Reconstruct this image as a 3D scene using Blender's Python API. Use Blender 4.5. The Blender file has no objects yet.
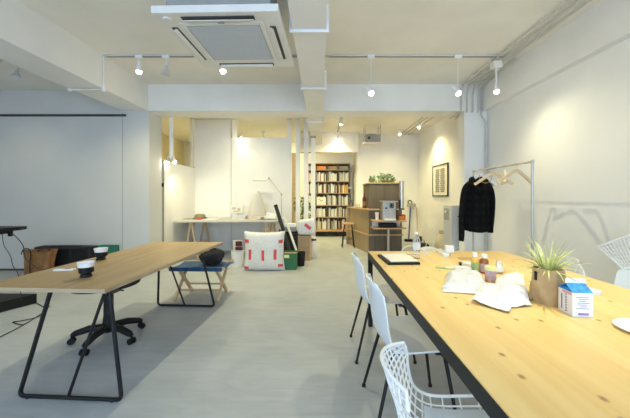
import bpy, bmesh, math, random
from mathutils import Vector, Matrix, noise
C = bpy.context.scene.collection
PI = math.pi
R = math.radians
S = bpy.context.scene
# ------------------------------------------------------------------ camera, world, light, exposure
F, H, CX, CY = 295.0, 1.29, 321.0, 196.0
cd = bpy.data.cameras.new('camera'); cam = bpy.data.objects.new('camera', cd); C.objects.link(cam)
cam.location = (0, 0, H); cam.rotation_euler = (PI/2, 0, 0)
cd.sensor_width = 36; cd.lens = F/630*36; cd.shift_x = -6/630; cd.shift_y = -13/630; cd.clip_start = .05
S.camera = cam
S.view_settings.view_transform = 'Standard'; S.view_settings.look = 'None'
S.view_settings.gamma = 1; S.view_settings.exposure = 0.06; S.view_settings.use_curve_mapping = False
w = bpy.data.worlds.new('world'); S.world = w; w.use_nodes = True
w.node_tree.nodes['Background'].inputs[0].default_value = (.62, .78, 1, 1)
w.node_tree.nodes['Background'].inputs[1].default_value = 1.0
def area(name, loc, rot, sx, sy, col, e):
    l = bpy.data.lights.new(name, 'AREA'); l.shape = 'RECTANGLE'; l.size = sx; l.size_y = sy
    l.color = col; l.energy = e
    o = bpy.data.objects.new(name, l); C.objects.link(o); o.location = loc; o.rotation_euler = rot
    return o
DAY = (.58, .765, 1.0)
WARM = (1.0, .93, .60)
LIGHT = dict(day=182, left=100, desk=135, mid=64, right=19, bay=14, box=16, table=155, pole=42, clip=6,
             back1=95, back2=85, pic=105, corner=35, counter=190, longdesk=72, behind=260, behind2=120)   # watts
LCOL = {k: (1.0, .88, .46) for k in ('back1', 'back2', 'pic', 'corner', 'counter', 'behind', 'behind2', 'left', 'bay')}
area('window_daylight', (-.35, -2.40, 1.55), (R(88), 0, R(-6)), 6.0, 2.3, DAY, LIGHT['day'])

def at(px, py, Y): return Vector(((px-CX)/F*Y, Y, H-(py-CY)/F*Y))
def on(px, py, z):
    Y = F*(H-z)/(py-CY); return Vector(((px-CX)/F*Y, Y, z))

# ------------------------------------------------------------------ materials
def mat(name, col, rough=.6, metal=0, var=.04, scale=8, bump=0, bscale=60, stretch=None, emit=None, trans=0, alpha=1, spec=None, ior=None):
    m = bpy.data.materials.new(name); m.use_nodes = True
    nt = m.node_tree; b = nt.nodes['Principled BSDF']
    b.inputs['Base Color'].default_value = (*col, 1); b.inputs['Roughness'].default_value = rough
    b.inputs['Metallic'].default_value = metal
    if spec is not None: b.inputs['Specular IOR Level'].default_value = spec
    if ior: b.inputs['IOR'].default_value = ior
    tc = nt.nodes.new('ShaderNodeTexCoord'); mp = nt.nodes.new('ShaderNodeMapping')
    nt.links.new(tc.outputs['Object'], mp.inputs[0])
    if stretch: mp.inputs['Scale'].default_value = stretch
    if var:
        n = nt.nodes.new('ShaderNodeTexNoise'); n.inputs['Scale'].default_value = scale; n.inputs['Detail'].default_value = 5
        nt.links.new(mp.outputs[0], n.inputs['Vector'])
        r = nt.nodes.new('ShaderNodeValToRGB')
        r.color_ramp.elements[0].position = .3; r.color_ramp.elements[1].position = .7
        r.color_ramp.elements[0].color = (*[max(0, c*(1-var*1.6)) for c in col], 1)
        r.color_ramp.elements[1].color = (*[min(1, c*(1+var)) for c in col], 1)
        nt.links.new(n.outputs[0], r.inputs[0]); nt.links.new(r.outputs[0], b.inputs['Base Color'])
    if bump:
        n2 = nt.nodes.new('ShaderNodeTexNoise'); n2.inputs['Scale'].default_value = bscale; n2.inputs['Detail'].default_value = 4
        bp = nt.nodes.new('ShaderNodeBump'); bp.inputs['Strength'].default_value = bump; bp.inputs['Distance'].default_value = .01
        nt.links.new(mp.outputs[0], n2.inputs['Vector']); nt.links.new(n2.outputs[0], bp.inputs['Height']); nt.links.new(bp.outputs[0], b.inputs['Normal'])
    if emit:
        b.inputs['Emission Color'].default_value = (*emit[0], 1); b.inputs['Emission Strength'].default_value = emit[1]
    if trans: b.inputs['Transmission Weight'].default_value = trans
    if alpha < 1: b.inputs['Alpha'].default_value = alpha
    return m

def wood(name, dark, light, axis='Y', rough=.45, knots=False, scale=1.0, knotcol=(.40, .19, .06)):
    m = bpy.data.materials.new(name); m.use_nodes = True; nt = m.node_tree; b = nt.nodes['Principled BSDF']
    b.inputs['Roughness'].default_value = rough
    tc = nt.nodes.new('ShaderNodeTexCoord'); mp = nt.nodes.new('ShaderNodeMapping'); nt.links.new(tc.outputs['Object'], mp.inputs[0])
    st = {'X': (.8, 14, 14), 'Y': (14, .8, 14), 'Z': (14, 14, .8)}[axis]
    mp.inputs['Scale'].default_value = [s*scale for s in st]
    n = nt.nodes.new('ShaderNodeTexNoise'); n.inputs['Scale'].default_value = 1.4; n.inputs['Detail'].default_value = 8; n.inputs['Distortion'].default_value = .6
    nt.links.new(mp.outputs[0], n.inputs['Vector'])
    r = nt.nodes.new('ShaderNodeValToRGB'); r.color_ramp.elements[0].position = .32; r.color_ramp.elements[1].position = .68
    r.color_ramp.elements[0].color = (*dark, 1); r.color_ramp.elements[1].color = (*light, 1)
    nt.links.new(n.outputs[0], r.inputs[0]); out = r.outputs[0]
    if knots:
        mp2 = nt.nodes.new('ShaderNodeMapping'); nt.links.new(tc.outputs['Object'], mp2.inputs[0]); mp2.inputs['Scale'].default_value = (8, 5.5, .01)
        v = nt.nodes.new('ShaderNodeTexVoronoi'); v.voronoi_dimensions = '2D'; v.inputs['Scale'].default_value = 1; nt.links.new(mp2.outputs[0], v.inputs['Vector'])
        # a knot only in some cells: compare the cell's random colour
        sp = nt.nodes.new('ShaderNodeSeparateColor'); nt.links.new(v.outputs['Color'], sp.inputs[0])
        gt = nt.nodes.new('ShaderNodeMath'); gt.operation = 'GREATER_THAN'; gt.inputs[1].default_value = .60; nt.links.new(sp.outputs[0], gt.inputs[0])
        kr = nt.nodes.new('ShaderNodeValToRGB'); kr.color_ramp.elements[0].position = .03; kr.color_ramp.elements[1].position = .10
        kr.color_ramp.elements[0].color = (1, 1, 1, 1); kr.color_ramp.elements[1].color = (0, 0, 0, 1)
        nt.links.new(v.outputs['Distance'], kr.inputs[0])
        mu = nt.nodes.new('ShaderNodeMath'); mu.operation = 'MULTIPLY'; nt.links.new(gt.outputs[0], mu.inputs[0]); nt.links.new(kr.outputs[0], mu.inputs[1])
        mx = nt.nodes.new('ShaderNodeMixRGB'); nt.links.new(mu.outputs[0], mx.inputs[0]); nt.links.new(out, mx.inputs[1]); mx.inputs[2].default_value = (*knotcol, 1)
        # board joints along the length
        sx = nt.nodes.new('ShaderNodeSeparateXYZ'); nt.links.new(tc.outputs['Object'], sx.inputs[0])
        md = nt.nodes.new('ShaderNodeMath'); md.operation = 'PINGPONG'; md.inputs[1].default_value = .0965; nt.links.new(sx.outputs[0], md.inputs[0])
        ls = nt.nodes.new('ShaderNodeMath'); ls.operation = 'LESS_THAN'; ls.inputs[1].default_value = .0007; nt.links.new(md.outputs[0], ls.inputs[0])
        m2 = nt.nodes.new('ShaderNodeMixRGB'); m2.inputs[2].default_value = (.62, .36, .13, 1)
        hf = nt.nodes.new('ShaderNodeMath'); hf.operation = 'MULTIPLY'; hf.inputs[1].default_value = .5; nt.links.new(ls.outputs[0], hf.inputs[0])
        nt.links.new(hf.outputs[0], m2.inputs[0]); nt.links.new(mx.outputs[0], m2.inputs[1]); out = m2.outputs[0]
    nt.links.new(out, b.inputs['Base Color'])
    return m

def floor_mat():
    m = bpy.data.materials.new('polished_concrete'); m.use_nodes = True; nt = m.node_tree; b = nt.nodes['Principled BSDF']
    tc = nt.nodes.new('ShaderNodeTexCoord')
    def ns(scale, st, dist, det=6):
        mp = nt.nodes.new('ShaderNodeMapping'); mp.inputs['Scale'].default_value = st; mp.inputs['Rotation'].default_value = (0, 0, .6)
        nt.links.new(tc.outputs['Object'], mp.inputs[0])
        n = nt.nodes.new('ShaderNodeTexNoise'); n.inputs['Scale'].default_value = scale; n.inputs['Detail'].default_value = det; n.inputs['Distortion'].default_value = dist
        nt.links.new(mp.outputs[0], n.inputs['Vector']); return n
    a = ns(1.3, (1, 1, 1), 1.2); c = ns(2.2, (1, 5, 1), 1.5, 8)
    mx = nt.nodes.new('ShaderNodeMixRGB'); mx.inputs[0].default_value = .45; nt.links.new(a.outputs[0], mx.inputs[1]); nt.links.new(c.outputs[0], mx.inputs[2])
    r = nt.nodes.new('ShaderNodeValToRGB'); r.color_ramp.elements[0].position = .32; r.color_ramp.elements[1].position = .68
    r.color_ramp.elements[0].color = (.345, .365, .375, 1); r.color_ramp.elements[1].color = (.48, .505, .515, 1)
    nt.links.new(mx.outputs[0], r.inputs[0]); nt.links.new(r.outputs[0], b.inputs['Base Color'])
    rr = nt.nodes.new('ShaderNodeMapRange'); rr.inputs[3].default_value = .38; rr.inputs[4].default_value = .6
    nt.links.new(c.outputs[0], rr.inputs[0]); nt.links.new(rr.outputs[0], b.inputs['Roughness'])
    return m

M = dict(
    wall=mat('white_plaster', (.86, .85, .82), .8, var=.02, scale=2, bump=.05, bscale=90),
    ceil=mat('painted_concrete_ceiling', (.86, .82, .735), .85, var=.04, scale=1.5, bump=.12, bscale=25),
    beam=mat('painted_beam', (.87, .85, .81), .85, var=.03, scale=2, bump=.06, bscale=40),
    floor=floor_mat(),
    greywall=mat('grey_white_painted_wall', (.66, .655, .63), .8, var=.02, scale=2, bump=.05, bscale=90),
    panel=mat('white_panel', (.84, .82, .77), .6, var=.01),
    dark=mat('dark_trim', (.06, .055, .05), .6),
    white=mat('white_plastic', (.85, .86, .87), .35, var=.01),
    shell=mat('white_shell_plastic', (.84, .88, .91), .38, var=.01),
    offwhite=mat('offwhite_enamel', (.80, .78, .73), .45, var=.02),
    conduit=mat('painted_conduit_shaded', (.60, .58, .53), .55, var=.03),  # base colour darkened to carry the shadow on the undersides
    black=mat('black_metal', (.013, .013, .014), .45, var=.1, spec=.3),
    blackp=mat('black_plastic', (.012, .012, .013), .5, var=.1, spec=.25),
    blackf=mat('black_fabric', (.022, .022, .024), .9, var=.3, scale=30, bump=.3, bscale=200),
    steel=mat('brushed_steel', (.55, .55, .54), .3, metal=.9, var=.05, stretch=(1, 1, 30)),
    chrome=mat('chrome', (.7, .68, .64), .18, metal=1, var=0),
    grey=mat('grey_plastic', (.33, .33, .32), .6, var=.03),
    grille=mat('grey_filter_grille', (.55, .57, .59), .75, var=.02, scale=40),
    pine=wood('pine_boards', (.80, .53, .19), (.88, .63, .26), 'Y', .38, True),
    oak=wood('oak_veneer', (.315, .205, .085), (.425, .295, .13), 'Y', .42),
    oakedge=mat('pale_plywood_edge', (.46, .35, .22), .6, var=.08, stretch=(1, 1, 20)),
    oakx=wood('oak_strip', (.48, .29, .12), (.62, .40, .19), 'X', .45),
    shelfw=wood('warm_shelf_wood', (.42, .26, .12), (.55, .36, .18), 'X', .5),
    walnut=wood('greybrown_panel', (.105, .083, .055), (.145, .118, .082), 'Z', .6, scale=.7),
    tanpanel=wood('tan_panel', (.30, .22, .12), (.36, .27, .16), 'Z', .55, scale=.7),
    beech=wood('beech_wood', (.55, .37, .20), (.68, .48, .28), 'Z', .5, scale=2),
    hanger=wood('pale_hanger_wood', (.72, .53, .30), (.82, .64, .40), 'X', .4, scale=2),
    glass=mat('clear_glass', (1, 1, 1), .02, trans=1, var=0, ior=1.1),
    pet=mat('clear_bottle_plastic', (.93, .96, .97), .06, trans=.92, var=0, ior=1.12),
    film=mat('clear_film', (.84, .84, .85), .25, trans=.25, var=.03, scale=30, bump=.5, bscale=30, ior=1.1),
    paper=mat('white_tissue_paper', (.80, .80, .81), .85, var=.02, scale=20, bump=.5, bscale=35),
    bubble=mat('bubble_wrap_white', (.80, .78, .74), .35, var=.06, scale=40, bump=.6, bscale=110),
    redtape=mat('red_tape', (.80, .10, .08), .5, var=.30, scale=60),
    kraft=mat('kraft_brown', (.52, .35, .17), .75, var=.12, scale=12, bump=.4, bscale=18),
    card=mat('cardboard', (.42, .30, .17), .8, var=.08, scale=10),
    leather=mat('tan_leather', (.30, .145, .05), .5, var=.2, scale=10, bump=.2, bscale=30),
    green=mat('dark_green', (.03, .15, .06), .6, var=.1),
    greenb=mat('teal_green_box', (.02, .16, .11), .6, var=.1),
    blue=mat('blue_canvas', (.03, .09, .20), .85, var=.25, scale=15, bump=.2, bscale=120),
    cream=mat('cream_paper', (.86, .82, .70), .8, var=.02),
    warmwall=mat('warm_lit_wall', (.80, .70, .44), .85, var=.02),  # ochre base puts warm lamp light into a white wall
    leaf=mat('airplant_leaf', (.60, .64, .26), .5, var=.35, scale=14),
    leaf2=mat('dark_green_leaf', (.10, .22, .05), .5, var=.4, scale=30),
    cup=mat('glossy_white_ceramic', (.88, .88, .88), .15, var=0),
    amber=mat('amber_glass', (.30, .10, .02), .12, var=.05),
    labelg=mat('green_label', (.34, .48, .22), .5, var=.15, scale=60),
    liquid=mat('yellow_liquid', (.75, .48, .08), .2, var=.05),
    purple=mat('pale_purple', (.55, .38, .42), .4, var=.15, scale=60),
    yellow=mat('yellow_lid', (.82, .78, .35), .5, var=.03),
    milkblue=mat('carton_blue', (.05, .32, .72), .45, var=.35, scale=60),
    milk=mat('carton_white', (.86, .85, .87), .5, var=.01),
    ink=mat('ink_blue', (.12, .13, .30), .6, var=0),
    inkp=mat('ink_purple', (.32, .20, .55), .6, var=0),
    pinkp=mat('carton_pink', (.75, .35, .42), .5, var=.1),
    maroon=mat('maroon', (.12, .02, .03), .8, var=.15),
    red=mat('red', (.55, .06, .04), .5, var=.08),
    orange=mat('orange', (.75, .25, .04), .5, var=.08),
    olive=mat('olive', (.22, .20, .10), .8, var=.15),
    bottlebrown=mat('brown_bottle', (.10, .03, .012), .12, var=.1),
    silver=mat('silver_plastic', (.52, .50, .46), .35, metal=.5, var=.03),
    bluep=mat('blue_tube', (.05, .09, .32), .35, metal=.3, var=.05),
    cable=mat('black_cable', (.02, .02, .02), .5, var=0),
    cablew=mat('white_cable', (.8, .8, .78), .5, var=0),
    greyfab=mat('grey_desk_top', (.44, .43, .40), .55, var=.02),
    bulb=mat('lit_bulb', (1, .95, .85), .5, var=0, emit=((1, .92, .75), 30)),
    bulboff=mat('unlit_bulb', (.62, .62, .62), .3, var=0),
    pad=mat('pale_blue_seat_pad', (.66, .72, .78), .85, var=.02, bump=.1, bscale=200),
    wire=mat('white_wire', (.88, .88, .86), .4, var=0),
    beige=mat('beige_cloth', (.62, .56, .42), .85, var=.1, bump=.3, bscale=20),
    pinkwhite=mat('print_grey', (.38, .36, .30), .8, var=.3, scale=90),
)
def plaid():
    m = bpy.data.materials.new('black_plaid'); m.use_nodes = True; nt = m.node_tree; b = nt.nodes['Principled BSDF']; b.inputs['Roughness'].default_value = .95
    b.inputs['Specular IOR Level'].default_value = .1
    tc = nt.nodes.new('ShaderNodeTexCoord'); a = nt.nodes.new('ShaderNodeTexWave'); a.inputs['Scale'].default_value = 3.2; a.inputs['Distortion'].default_value = .5
    c = nt.nodes.new('ShaderNodeTexWave'); c.bands_direction = 'Z'; c.inputs['Scale'].default_value = 3.0; c.inputs['Distortion'].default_value = .5
    nt.links.new(tc.outputs['Object'], a.inputs[0]); nt.links.new(tc.outputs['Object'], c.inputs[0])
    ad = nt.nodes.new('ShaderNodeMath'); ad.operation = 'MULTIPLY'; nt.links.new(a.outputs['Fac'], ad.inputs[0]); nt.links.new(c.outputs['Fac'], ad.inputs[1])
    r = nt.nodes.new('ShaderNodeValToRGB'); r.color_ramp.elements[0].color = (.006, .006, .006, 1); r.color_ramp.elements[1].color = (.013, .013, .013, 1)
    nt.links.new(ad.outputs[0], r.inputs[0]); nt.links.new(r.outputs[0], b.inputs['Base Color']); return m
M['plaid'] = plaid()

# ------------------------------------------------------------------ mesh builder
class MB:
    def __init__(s): s.b = bmesh.new(); s.smooth = False
    def box(s, c, d, rz=0, bev=0, rot=None):
        m = Matrix.Translation(Vector(c)) @ (rot.to_4x4() if rot else Matrix.Rotation(rz, 4, 'Z')) @ Matrix.Diagonal((d[0], d[1], d[2], 1))
        r = bmesh.ops.create_cube(s.b, size=1, matrix=m)
        if bev:
            es = list({e for v in r['verts'] for e in v.link_edges})
            bmesh.ops.bevel(s.b, geom=es, offset=bev, segments=2, affect='EDGES', profile=.5)
        return s
    def bar(s, p0, p1, w_, h_, bev=0):
        p0, p1 = Vector(p0), Vector(p1); d = p1-p0
        q = d.to_track_quat('Y', 'Z').to_matrix()
        return s.box((p0+p1)/2, (w_, d.length, h_), rot=q, bev=bev)
    def tube(s, pts, r, seg=8, closed=False, cap=True):
        pts = [Vector(p) for p in pts]; n = len(pts); rs = r if isinstance(r, (list, tuple)) else [r]*n
        rings = []; prev = None
        for i, p in enumerate(pts):
            if closed: t = (pts[(i+1) % n]-pts[i-1])
            else: t = (pts[min(i+1, n-1)]-pts[max(i-1, 0)])
            t.normalize()
            if prev is None:
                a = t.orthogonal().normalized()
            else:
                a = prev-t*prev.dot(t)
                a = a.normalized() if a.length > 1e-6 else t.orthogonal().normalized()
            prev = a; bb = t.cross(a)
            rings.append([s.b.verts.new(p+(a*math.cos(2*PI*k/seg)+bb*math.sin(2*PI*k/seg))*rs[i]) for k in range(seg)])
        m = n if closed else n-1
        for i in range(m):
            A, B = rings[i], rings[(i+1) % n]
            for k in range(seg):
                s.b.faces.new((A[k], A[(k+1) % seg], B[(k+1) % seg], B[k]))
        if cap and not closed:
            s.b.faces.new(rings[0][::-1]); s.b.faces.new(rings[-1])
        s.smooth = True; return s
    def cyl(s, p0, p1, r0, r1=None, seg=20): return s.tube([p0, p1], [r0, r1 if r1 is not None else r0], seg)
    def lathe(s, prof, c=(0, 0, 0), seg=28):
        c = Vector(c); rings = []
        for (r, z) in prof:
            if r < 1e-5: rings.append([s.b.verts.new(c+Vector((0, 0, z)))])
            else: rings.append([s.b.verts.new(c+Vector((r*math.cos(2*PI*k/seg), r*math.sin(2*PI*k/seg), z))) for k in range(seg)])
        for A, B in zip(rings, rings[1:]):
            for k in range(seg):
                k2 = (k+1) % seg
                if len(A) == 1 and len(B) == 1: continue
                if len(A) == 1: s.b.faces.new((A[0], B[k2], B[k]))
                elif len(B) == 1: s.b.faces.new((A[k], A[k2], B[0]))
                else: s.b.faces.new((A[k], A[k2], B[k2], B[k]))
        s.smooth = True; return s
    def loft(s, st, seg=20):       # stations (cx,cy,z,rx,ry)
        rings = [[s.b.verts.new((cx+rx*math.cos(2*PI*k/seg), cy+ry*math.sin(2*PI*k/seg), z)) for k in range(seg)] for cx, cy, z, rx, ry in st]
        for A, B in zip(rings, rings[1:]):
            for k in range(seg): s.b.faces.new((A[k], A[(k+1) % seg], B[(k+1) % seg], B[k]))
        s.b.faces.new(rings[0][::-1]); s.b.faces.new(rings[-1]); s.smooth = True; return s
    def prism(s, pts, z0, z1):
        a = [s.b.verts.new((x, y, z0)) for x, y in pts]; b = [s.b.verts.new((x, y, z1)) for x, y in pts]; n = len(pts)
        s.b.faces.new(a[::-1]); s.b.faces.new(b)
        for i in range(n): s.b.faces.new((a[i], a[(i+1) % n], b[(i+1) % n], b[i]))
        return s
    def grid(s, f, nu, nv, thick=0):
        vs = [[s.b.verts.new(f(i/nu, j/nv)) for j in range(nv+1)] for i in range(nu+1)]
        fs = [s.b.faces.new((vs[i][j], vs[i+1][j], vs[i+1][j+1], vs[i][j+1])) for i in range(nu) for j in range(nv)]
        if thick:
            bmesh.ops.recalc_face_normals(s.b, faces=fs)
            bmesh.ops.solidify(s.b, geom=fs, thickness=thick)
        s.smooth = True; return s
    def ball(s, c, r, seg=16, sc=(1, 1, 1)):
        bmesh.ops.create_uvsphere(s.b, u_segments=seg, v_segments=seg//2, radius=r, matrix=Matrix.Translation(Vector(c)) @ Matrix.Diagonal((*sc, 1)))
        s.smooth = True; return s
    def build(s, name, m, parent=None, loc=None, rz=0, fixn=True):
        if fixn: bmesh.ops.recalc_face_normals(s.b, faces=s.b.faces)
        me = bpy.data.meshes.new(name); s.b.to_mesh(me); s.b.free()
        me.materials.append(M[m] if isinstance(m, str) else m)
        if s.smooth:
            for p in me.polygons: p.use_smooth = True
            try: me.set_sharp_from_angle(angle=R(40))
            except Exception: pass
        o = bpy.data.objects.new(name, me); C.objects.link(o)
        if parent: o.parent = parent
        if loc: o.location = loc
        if rz: o.rotation_euler = (0, 0, rz)
        return o
def tag(o, label, cat, group=None, kind=None):
    o['label'] = label; o['category'] = cat
    if group: o['group'] = group
    if kind: o['kind'] = kind
    return o
def thing(name, label, cat, loc=(0, 0, 0), rz=0, group=None):
    o = bpy.data.objects.new(name, None); C.objects.link(o); o.empty_display_size = .1
    o.location = loc; o.rotation_euler = (0, 0, rz); return tag(o, label, cat, group)
def struct(mb, name, m): o = mb.build(name, m); o['kind'] = 'structure'; return o
def copy_tree(o, parent=None):
    c = o.copy(); C.objects.link(c)
    if parent: c.parent = parent
    for ch in list(o.children): copy_tree(ch, c)
    return c
def copyof(root, label, loc, rz=0, group=None):
    c = copy_tree(root); c.location = loc; c.rotation_euler = (0, 0, rz); c['label'] = label
    if group: c['group'] = group
    return c
def lerp(a, b, t): return a+(b-a)*t
def curve_pts(ps, n=6, closed=False):      # catmull-rom
    ps = [Vector(p) for p in ps]; out = []; L = len(ps)
    rng = range(L if closed else L-1)
    for i in rng:
        p0 = ps[i-1] if (i > 0 or closed) else ps[0]; p1 = ps[i]; p2 = ps[(i+1) % L]; p3 = ps[(i+2) % L] if (closed or i+2 < L) else ps[-1]
        for k in range(n):
            t = k/n
            out.append(.5*((2*p1)+(-p0+p2)*t+(2*p0-5*p1+4*p2-p3)*t*t+(-p0+3*p1-3*p2+p3)*t**3))
    if not closed: out.append(ps[-1])
    return out

# ------------------------------------------------------------------ room shell
ZC, ZB, ZL = 3.23, 2.77, 3.12        # ceiling, beam underside, left bay ceiling
YB = 5.12                            # face of the cross beam
XR = 2.88
struct(MB().box((-1.8, 3.8, -.05), (9.6, 13.4, .1)), 'floor', 'floor')
struct(MB().box((-.1, 1.25, ZC+.06), (6.2, 7.8, .12)), 'ceiling', 'ceil')
struct(MB().box((-5.0, 1.25, ZL+.09), (3.1, 7.8, .16)), 'ceiling_left_bay', 'ceil')
struct(MB().box((-.8, 7.75, 3.17), (7.6, 4.9, .12)), 'ceiling_back_room', 'ceil')
struct(MB().box((XR+.06, 3.8, 1.65), (.12, 13.2, 3.4)), 'wall_right', 'wall')
struct(MB().box((-6.55, 1.25, 1.6), (.12, 7.8, 3.3)), 'wall_left', 'wall')
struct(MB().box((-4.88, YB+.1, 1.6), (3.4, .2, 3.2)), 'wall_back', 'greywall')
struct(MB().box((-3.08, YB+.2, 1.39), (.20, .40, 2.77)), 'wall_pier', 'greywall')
# rear glazed wall behind the camera
rw = MB(); rw.box((-1.8, -2.6, .2), (9.6, .15, .4)); rw.box((-1.8, -2.6, 3.0), (9.6, .15, .5))
struct(rw, 'wall_rear', 'wall')
for i in range(4):
    x0 = -6.5+i*2.35
    fm = MB()
    for xx in (x0+.03, x0+2.32): fm.box((xx, -2.6, 1.57), (.06, .1, 2.36))
    for zz in (.43, 2.72): fm.box((x0+1.175, -2.6, zz), (2.29, .1, .06))
    fo = fm.build('window_%d' % (i+1), 'black'); fo['kind'] = 'structure'
    MB().box((x0+1.175, -2.6, 1.575), (2.23, .008, 2.23)).build('pane', 'glass', fo)
# beams
struct(MB().box((-3.23, 1.25, (ZB+3.25)/2), (.46, 7.74, 3.25-ZB)), 'trim_1', 'beam')                     # long left beam
struct(MB().box((.0, YB+.2, (ZB+3.25)/2), (6.0, .40, 3.25-ZB)), 'trim_2', 'beam')                       # cross beam at the back
mb = MB(); mb.prism([(-.255, -2.5), (.045, -2.5), (.045, YB), (-.255, YB)], ZB, 3.25); struct(mb, 'trim_3', 'beam')   # centre beam
struct(MB().box((-.12, 7.2, 2.95), (.28, 3.3, .36)), 'trim_4', 'beam')                                   # centre beam going on
struct(MB().box((2.835, 1.3, 3.01), (.09, 7.6, .48)), 'trim_5', 'beam')                                  # right wall upper beam
struct(MB().box((2.685, YB+.1, 1.385), (.39, .20, 2.77)), 'wall_column', 'wall')
struct(MB().box((.2, 8.55, 2.83), (1.74, .25, .56)), 'trim_6', 'beam')
# back room shell
struct(MB().box((1.985, 8.78, 1.55), (1.83, .14, 3.2)), 'wall_back_right', 'wall')
struct(MB().box((1.13, 9.4, 1.55), (.14, 1.12, 3.2)), 'wall_passage_right', 'wall')
struct(MB().box((-1.8, 10.0, 1.55), (6.0, .12, 3.2)), 'wall_back_far', 'wall')
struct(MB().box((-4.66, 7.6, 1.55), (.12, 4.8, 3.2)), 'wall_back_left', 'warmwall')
struct(MB().box((2.0, 8.695, 2.81), (1.6, .03, .03)), 'trim_7', 'wall')
# partitions round the long desk
lp = MB(); lp.box((-3.0, 6.27, .975), (.06, 1.36, 1.95)); struct(lp, 'wall_partition_side', 'panel')
struct(MB().box((-2.985, 5.585, .985), (.03, .012, 1.97)), 'trim_8', 'grey')
struct(MB().box((-2.99, 5.572, 1.50), (.04, .02, .07), bev=.004), 'trim_9', 'blackp')
struct(MB().box((-2.96, 6.26, 1.962), (.02, 1.30, .008)), 'trim_10', 'grey')
pb = MB(); pb.box((-2.56, 6.99, 1.55), (.86, .06, 3.1)); struct(pb, 'wall_partition_back', 'panel')
struct(MB().box((-1.43, 6.99, 1.335), (1.395, .058, 2.67)), 'wall_partition_middle', 'panel')
for k, x in enumerate((-2.04, -.75)): struct(MB().box((x, 6.985, 1.55), (.10, .07, 3.1)), 'trim_%d' % (11+k), 'panel')
struct(MB().box((-2.118, 6.957, 1.55), (.005, .004, 3.0)), 'trim_13', 'grey')
struct(MB().box((-3.02, 6.9, 2.53), (.05, .05, 1.15)), 'trim_14', 'panel')
for k, (x, zt) in enumerate(((-.545, 3.11), (-.35, 3.11), (-.185, 2.66))):
    struct(MB().box((x, 6.98, zt/2), (.105, .05, zt)), 'trim_%d' % (15+k), 'panel')
struct(MB().box((-.185, 6.98, 2.685), (.12, .06, .05)), 'trim_18', 'grey')
struct(MB().box((-.70, 7.6, 1.2), (.10, .04, 2.4)), 'trim_19', 'hanger')
# left wall: picture rail, joint, skirting
struct(MB().box((-4.88, YB-.012, H+(CY-115.5)/F*YB), (3.0, .025, .035)), 'trim_20', 'dark')
struct(MB().box((-3.445, YB-.002, 1.55), (.006, .004, 2.4)), 'trim_21', 'grey')
struct(MB().box((-4.88, YB-.006, .015), (3.3, .012, .03)), 'baseboard_left', 'dark')
# faint lift holes / joints in ceiling
# ------------------------------------------------------------------ conduits and tracks
def wrap(y, x0, x1, zt, name_lab):
    t = thing('cable_duct', name_lab, 'cable duct', (0, y, ZB))
    MB().box(((x0+x1)/2, 0, -.012), (x1-x0+.05, .028, .024), bev=.004).build('duct', 'white', t)
    for x in (x0-.014, x1+.014):
        MB().box((x, 0, .10), (.028, .03, .25), bev=.004).build('corner_cover', 'white', t)
    return t
wrap(2.63, -.255, .045, 0, 'white cable duct clipped round the centre ceiling beam, nearest the viewer')
wrap(4.03, -.255, .045, 0, 'white cable duct round the centre beam in line with the lamp track')
t = thing('cable_duct', 'white cable duct round the centre beam behind the cross beam', 'cable duct', (0, 5.85, 2.77))
MB().box((-.12, 0, -.012), (.34, .028, .024), bev=.004).build('duct', 'white', t)
MB().box((-.12+.155, 0, .10), (.028, .03, .25), bev=.004).build('corner_cover', 'white', t)
MB().box((-.12-.155, 0, .10), (.028, .03, .25), bev=.004).build('corner_cover', 'white', t)
YT = 4.06
def track(x0, x1, z, y, lab, xfeed=None):
    t = thing('lamp_track', lab, 'lamp track', ((x0+x1)/2, y, z))
    L = x1-x0
    MB().box((0, 0, -.012), (L, .034, .024)).build('rail', 'conduit', t)
    MB().box((0, 0, -.026), (L-.1, .012, .004)).build('slot', 'dark', t)
    return t
track(-2.99, -.27, ZC, YT, 'white lamp track across the ceiling between left beam and centre beam')
track(.055, 2.56, ZC, YT, 'white lamp track across the ceiling right of the centre beam')
track(-6.3, -4.28, ZL, 3.95, 'lamp track in the left ceiling bay, cut by the picture edge')
t = thing('cable_duct', 'white cable duct stepping down and under the left ceiling beam', 'cable duct', (-3.0, YT, ZB))
MB().tube([(.012, 0, .45), (.012, 0, -.015), (-.44, 0, -.015)], .012, 8).build('pipe', 'white', t)
MB().box((.012, 0, .0), (.035, .035, .08), bev=.005).build('corner_cover', 'white', t)
MB().box((-.46, 0, -.018), (.04, .035, .035), bev=.005).build('end_cover', 'white', t)
# ceiling conduits on the right
cxs = [(2.42, 'leftmost'), (2.52, 'second from the left'), (2.62, 'third from the left'), (2.72, 'nearest the wall')]
for i, (x, w_) in enumerate(cxs):
    z = 3.195
    xx = x
    pts = curve_pts([(x, -2.3 if i < 3 else 4.1, z), (x, 2 if i < 3 else 4.3, z), (x, YB-.35, z), (xx, YB-.12, z-.03), (xx, YB-.035, z-.14), (xx, YB-.03, ZB+.1), (xx, YB-.02, ZB-.015), (xx, YB+.12, ZB-.028), (xx, YB+.42, ZB-.028)], 5)
    o = MB().tube(pts, .0125, 8).build('ceiling_conduit', 'conduit')
    tag(o, 'painted ceiling conduit along the right wall top, %s of four' % w_, 'conduit')
o = MB().tube(curve_pts([(2.76, YB-.5, 3.19), (2.77, YB-.12, 3.17), (2.77, YB-.03, 3.05), (2.77, YB-.03, 2.78), (2.77, YB-.03, 2.68), (2.84, YB-.03, 2.55), (2.84, YB-.03, 2.3), (2.84, YB-.03, .02)], 5), .013, 8).build('wall_conduit', 'conduit')
tag(o, 'painted conduit with an S bend running down the right column', 'conduit')
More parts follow.
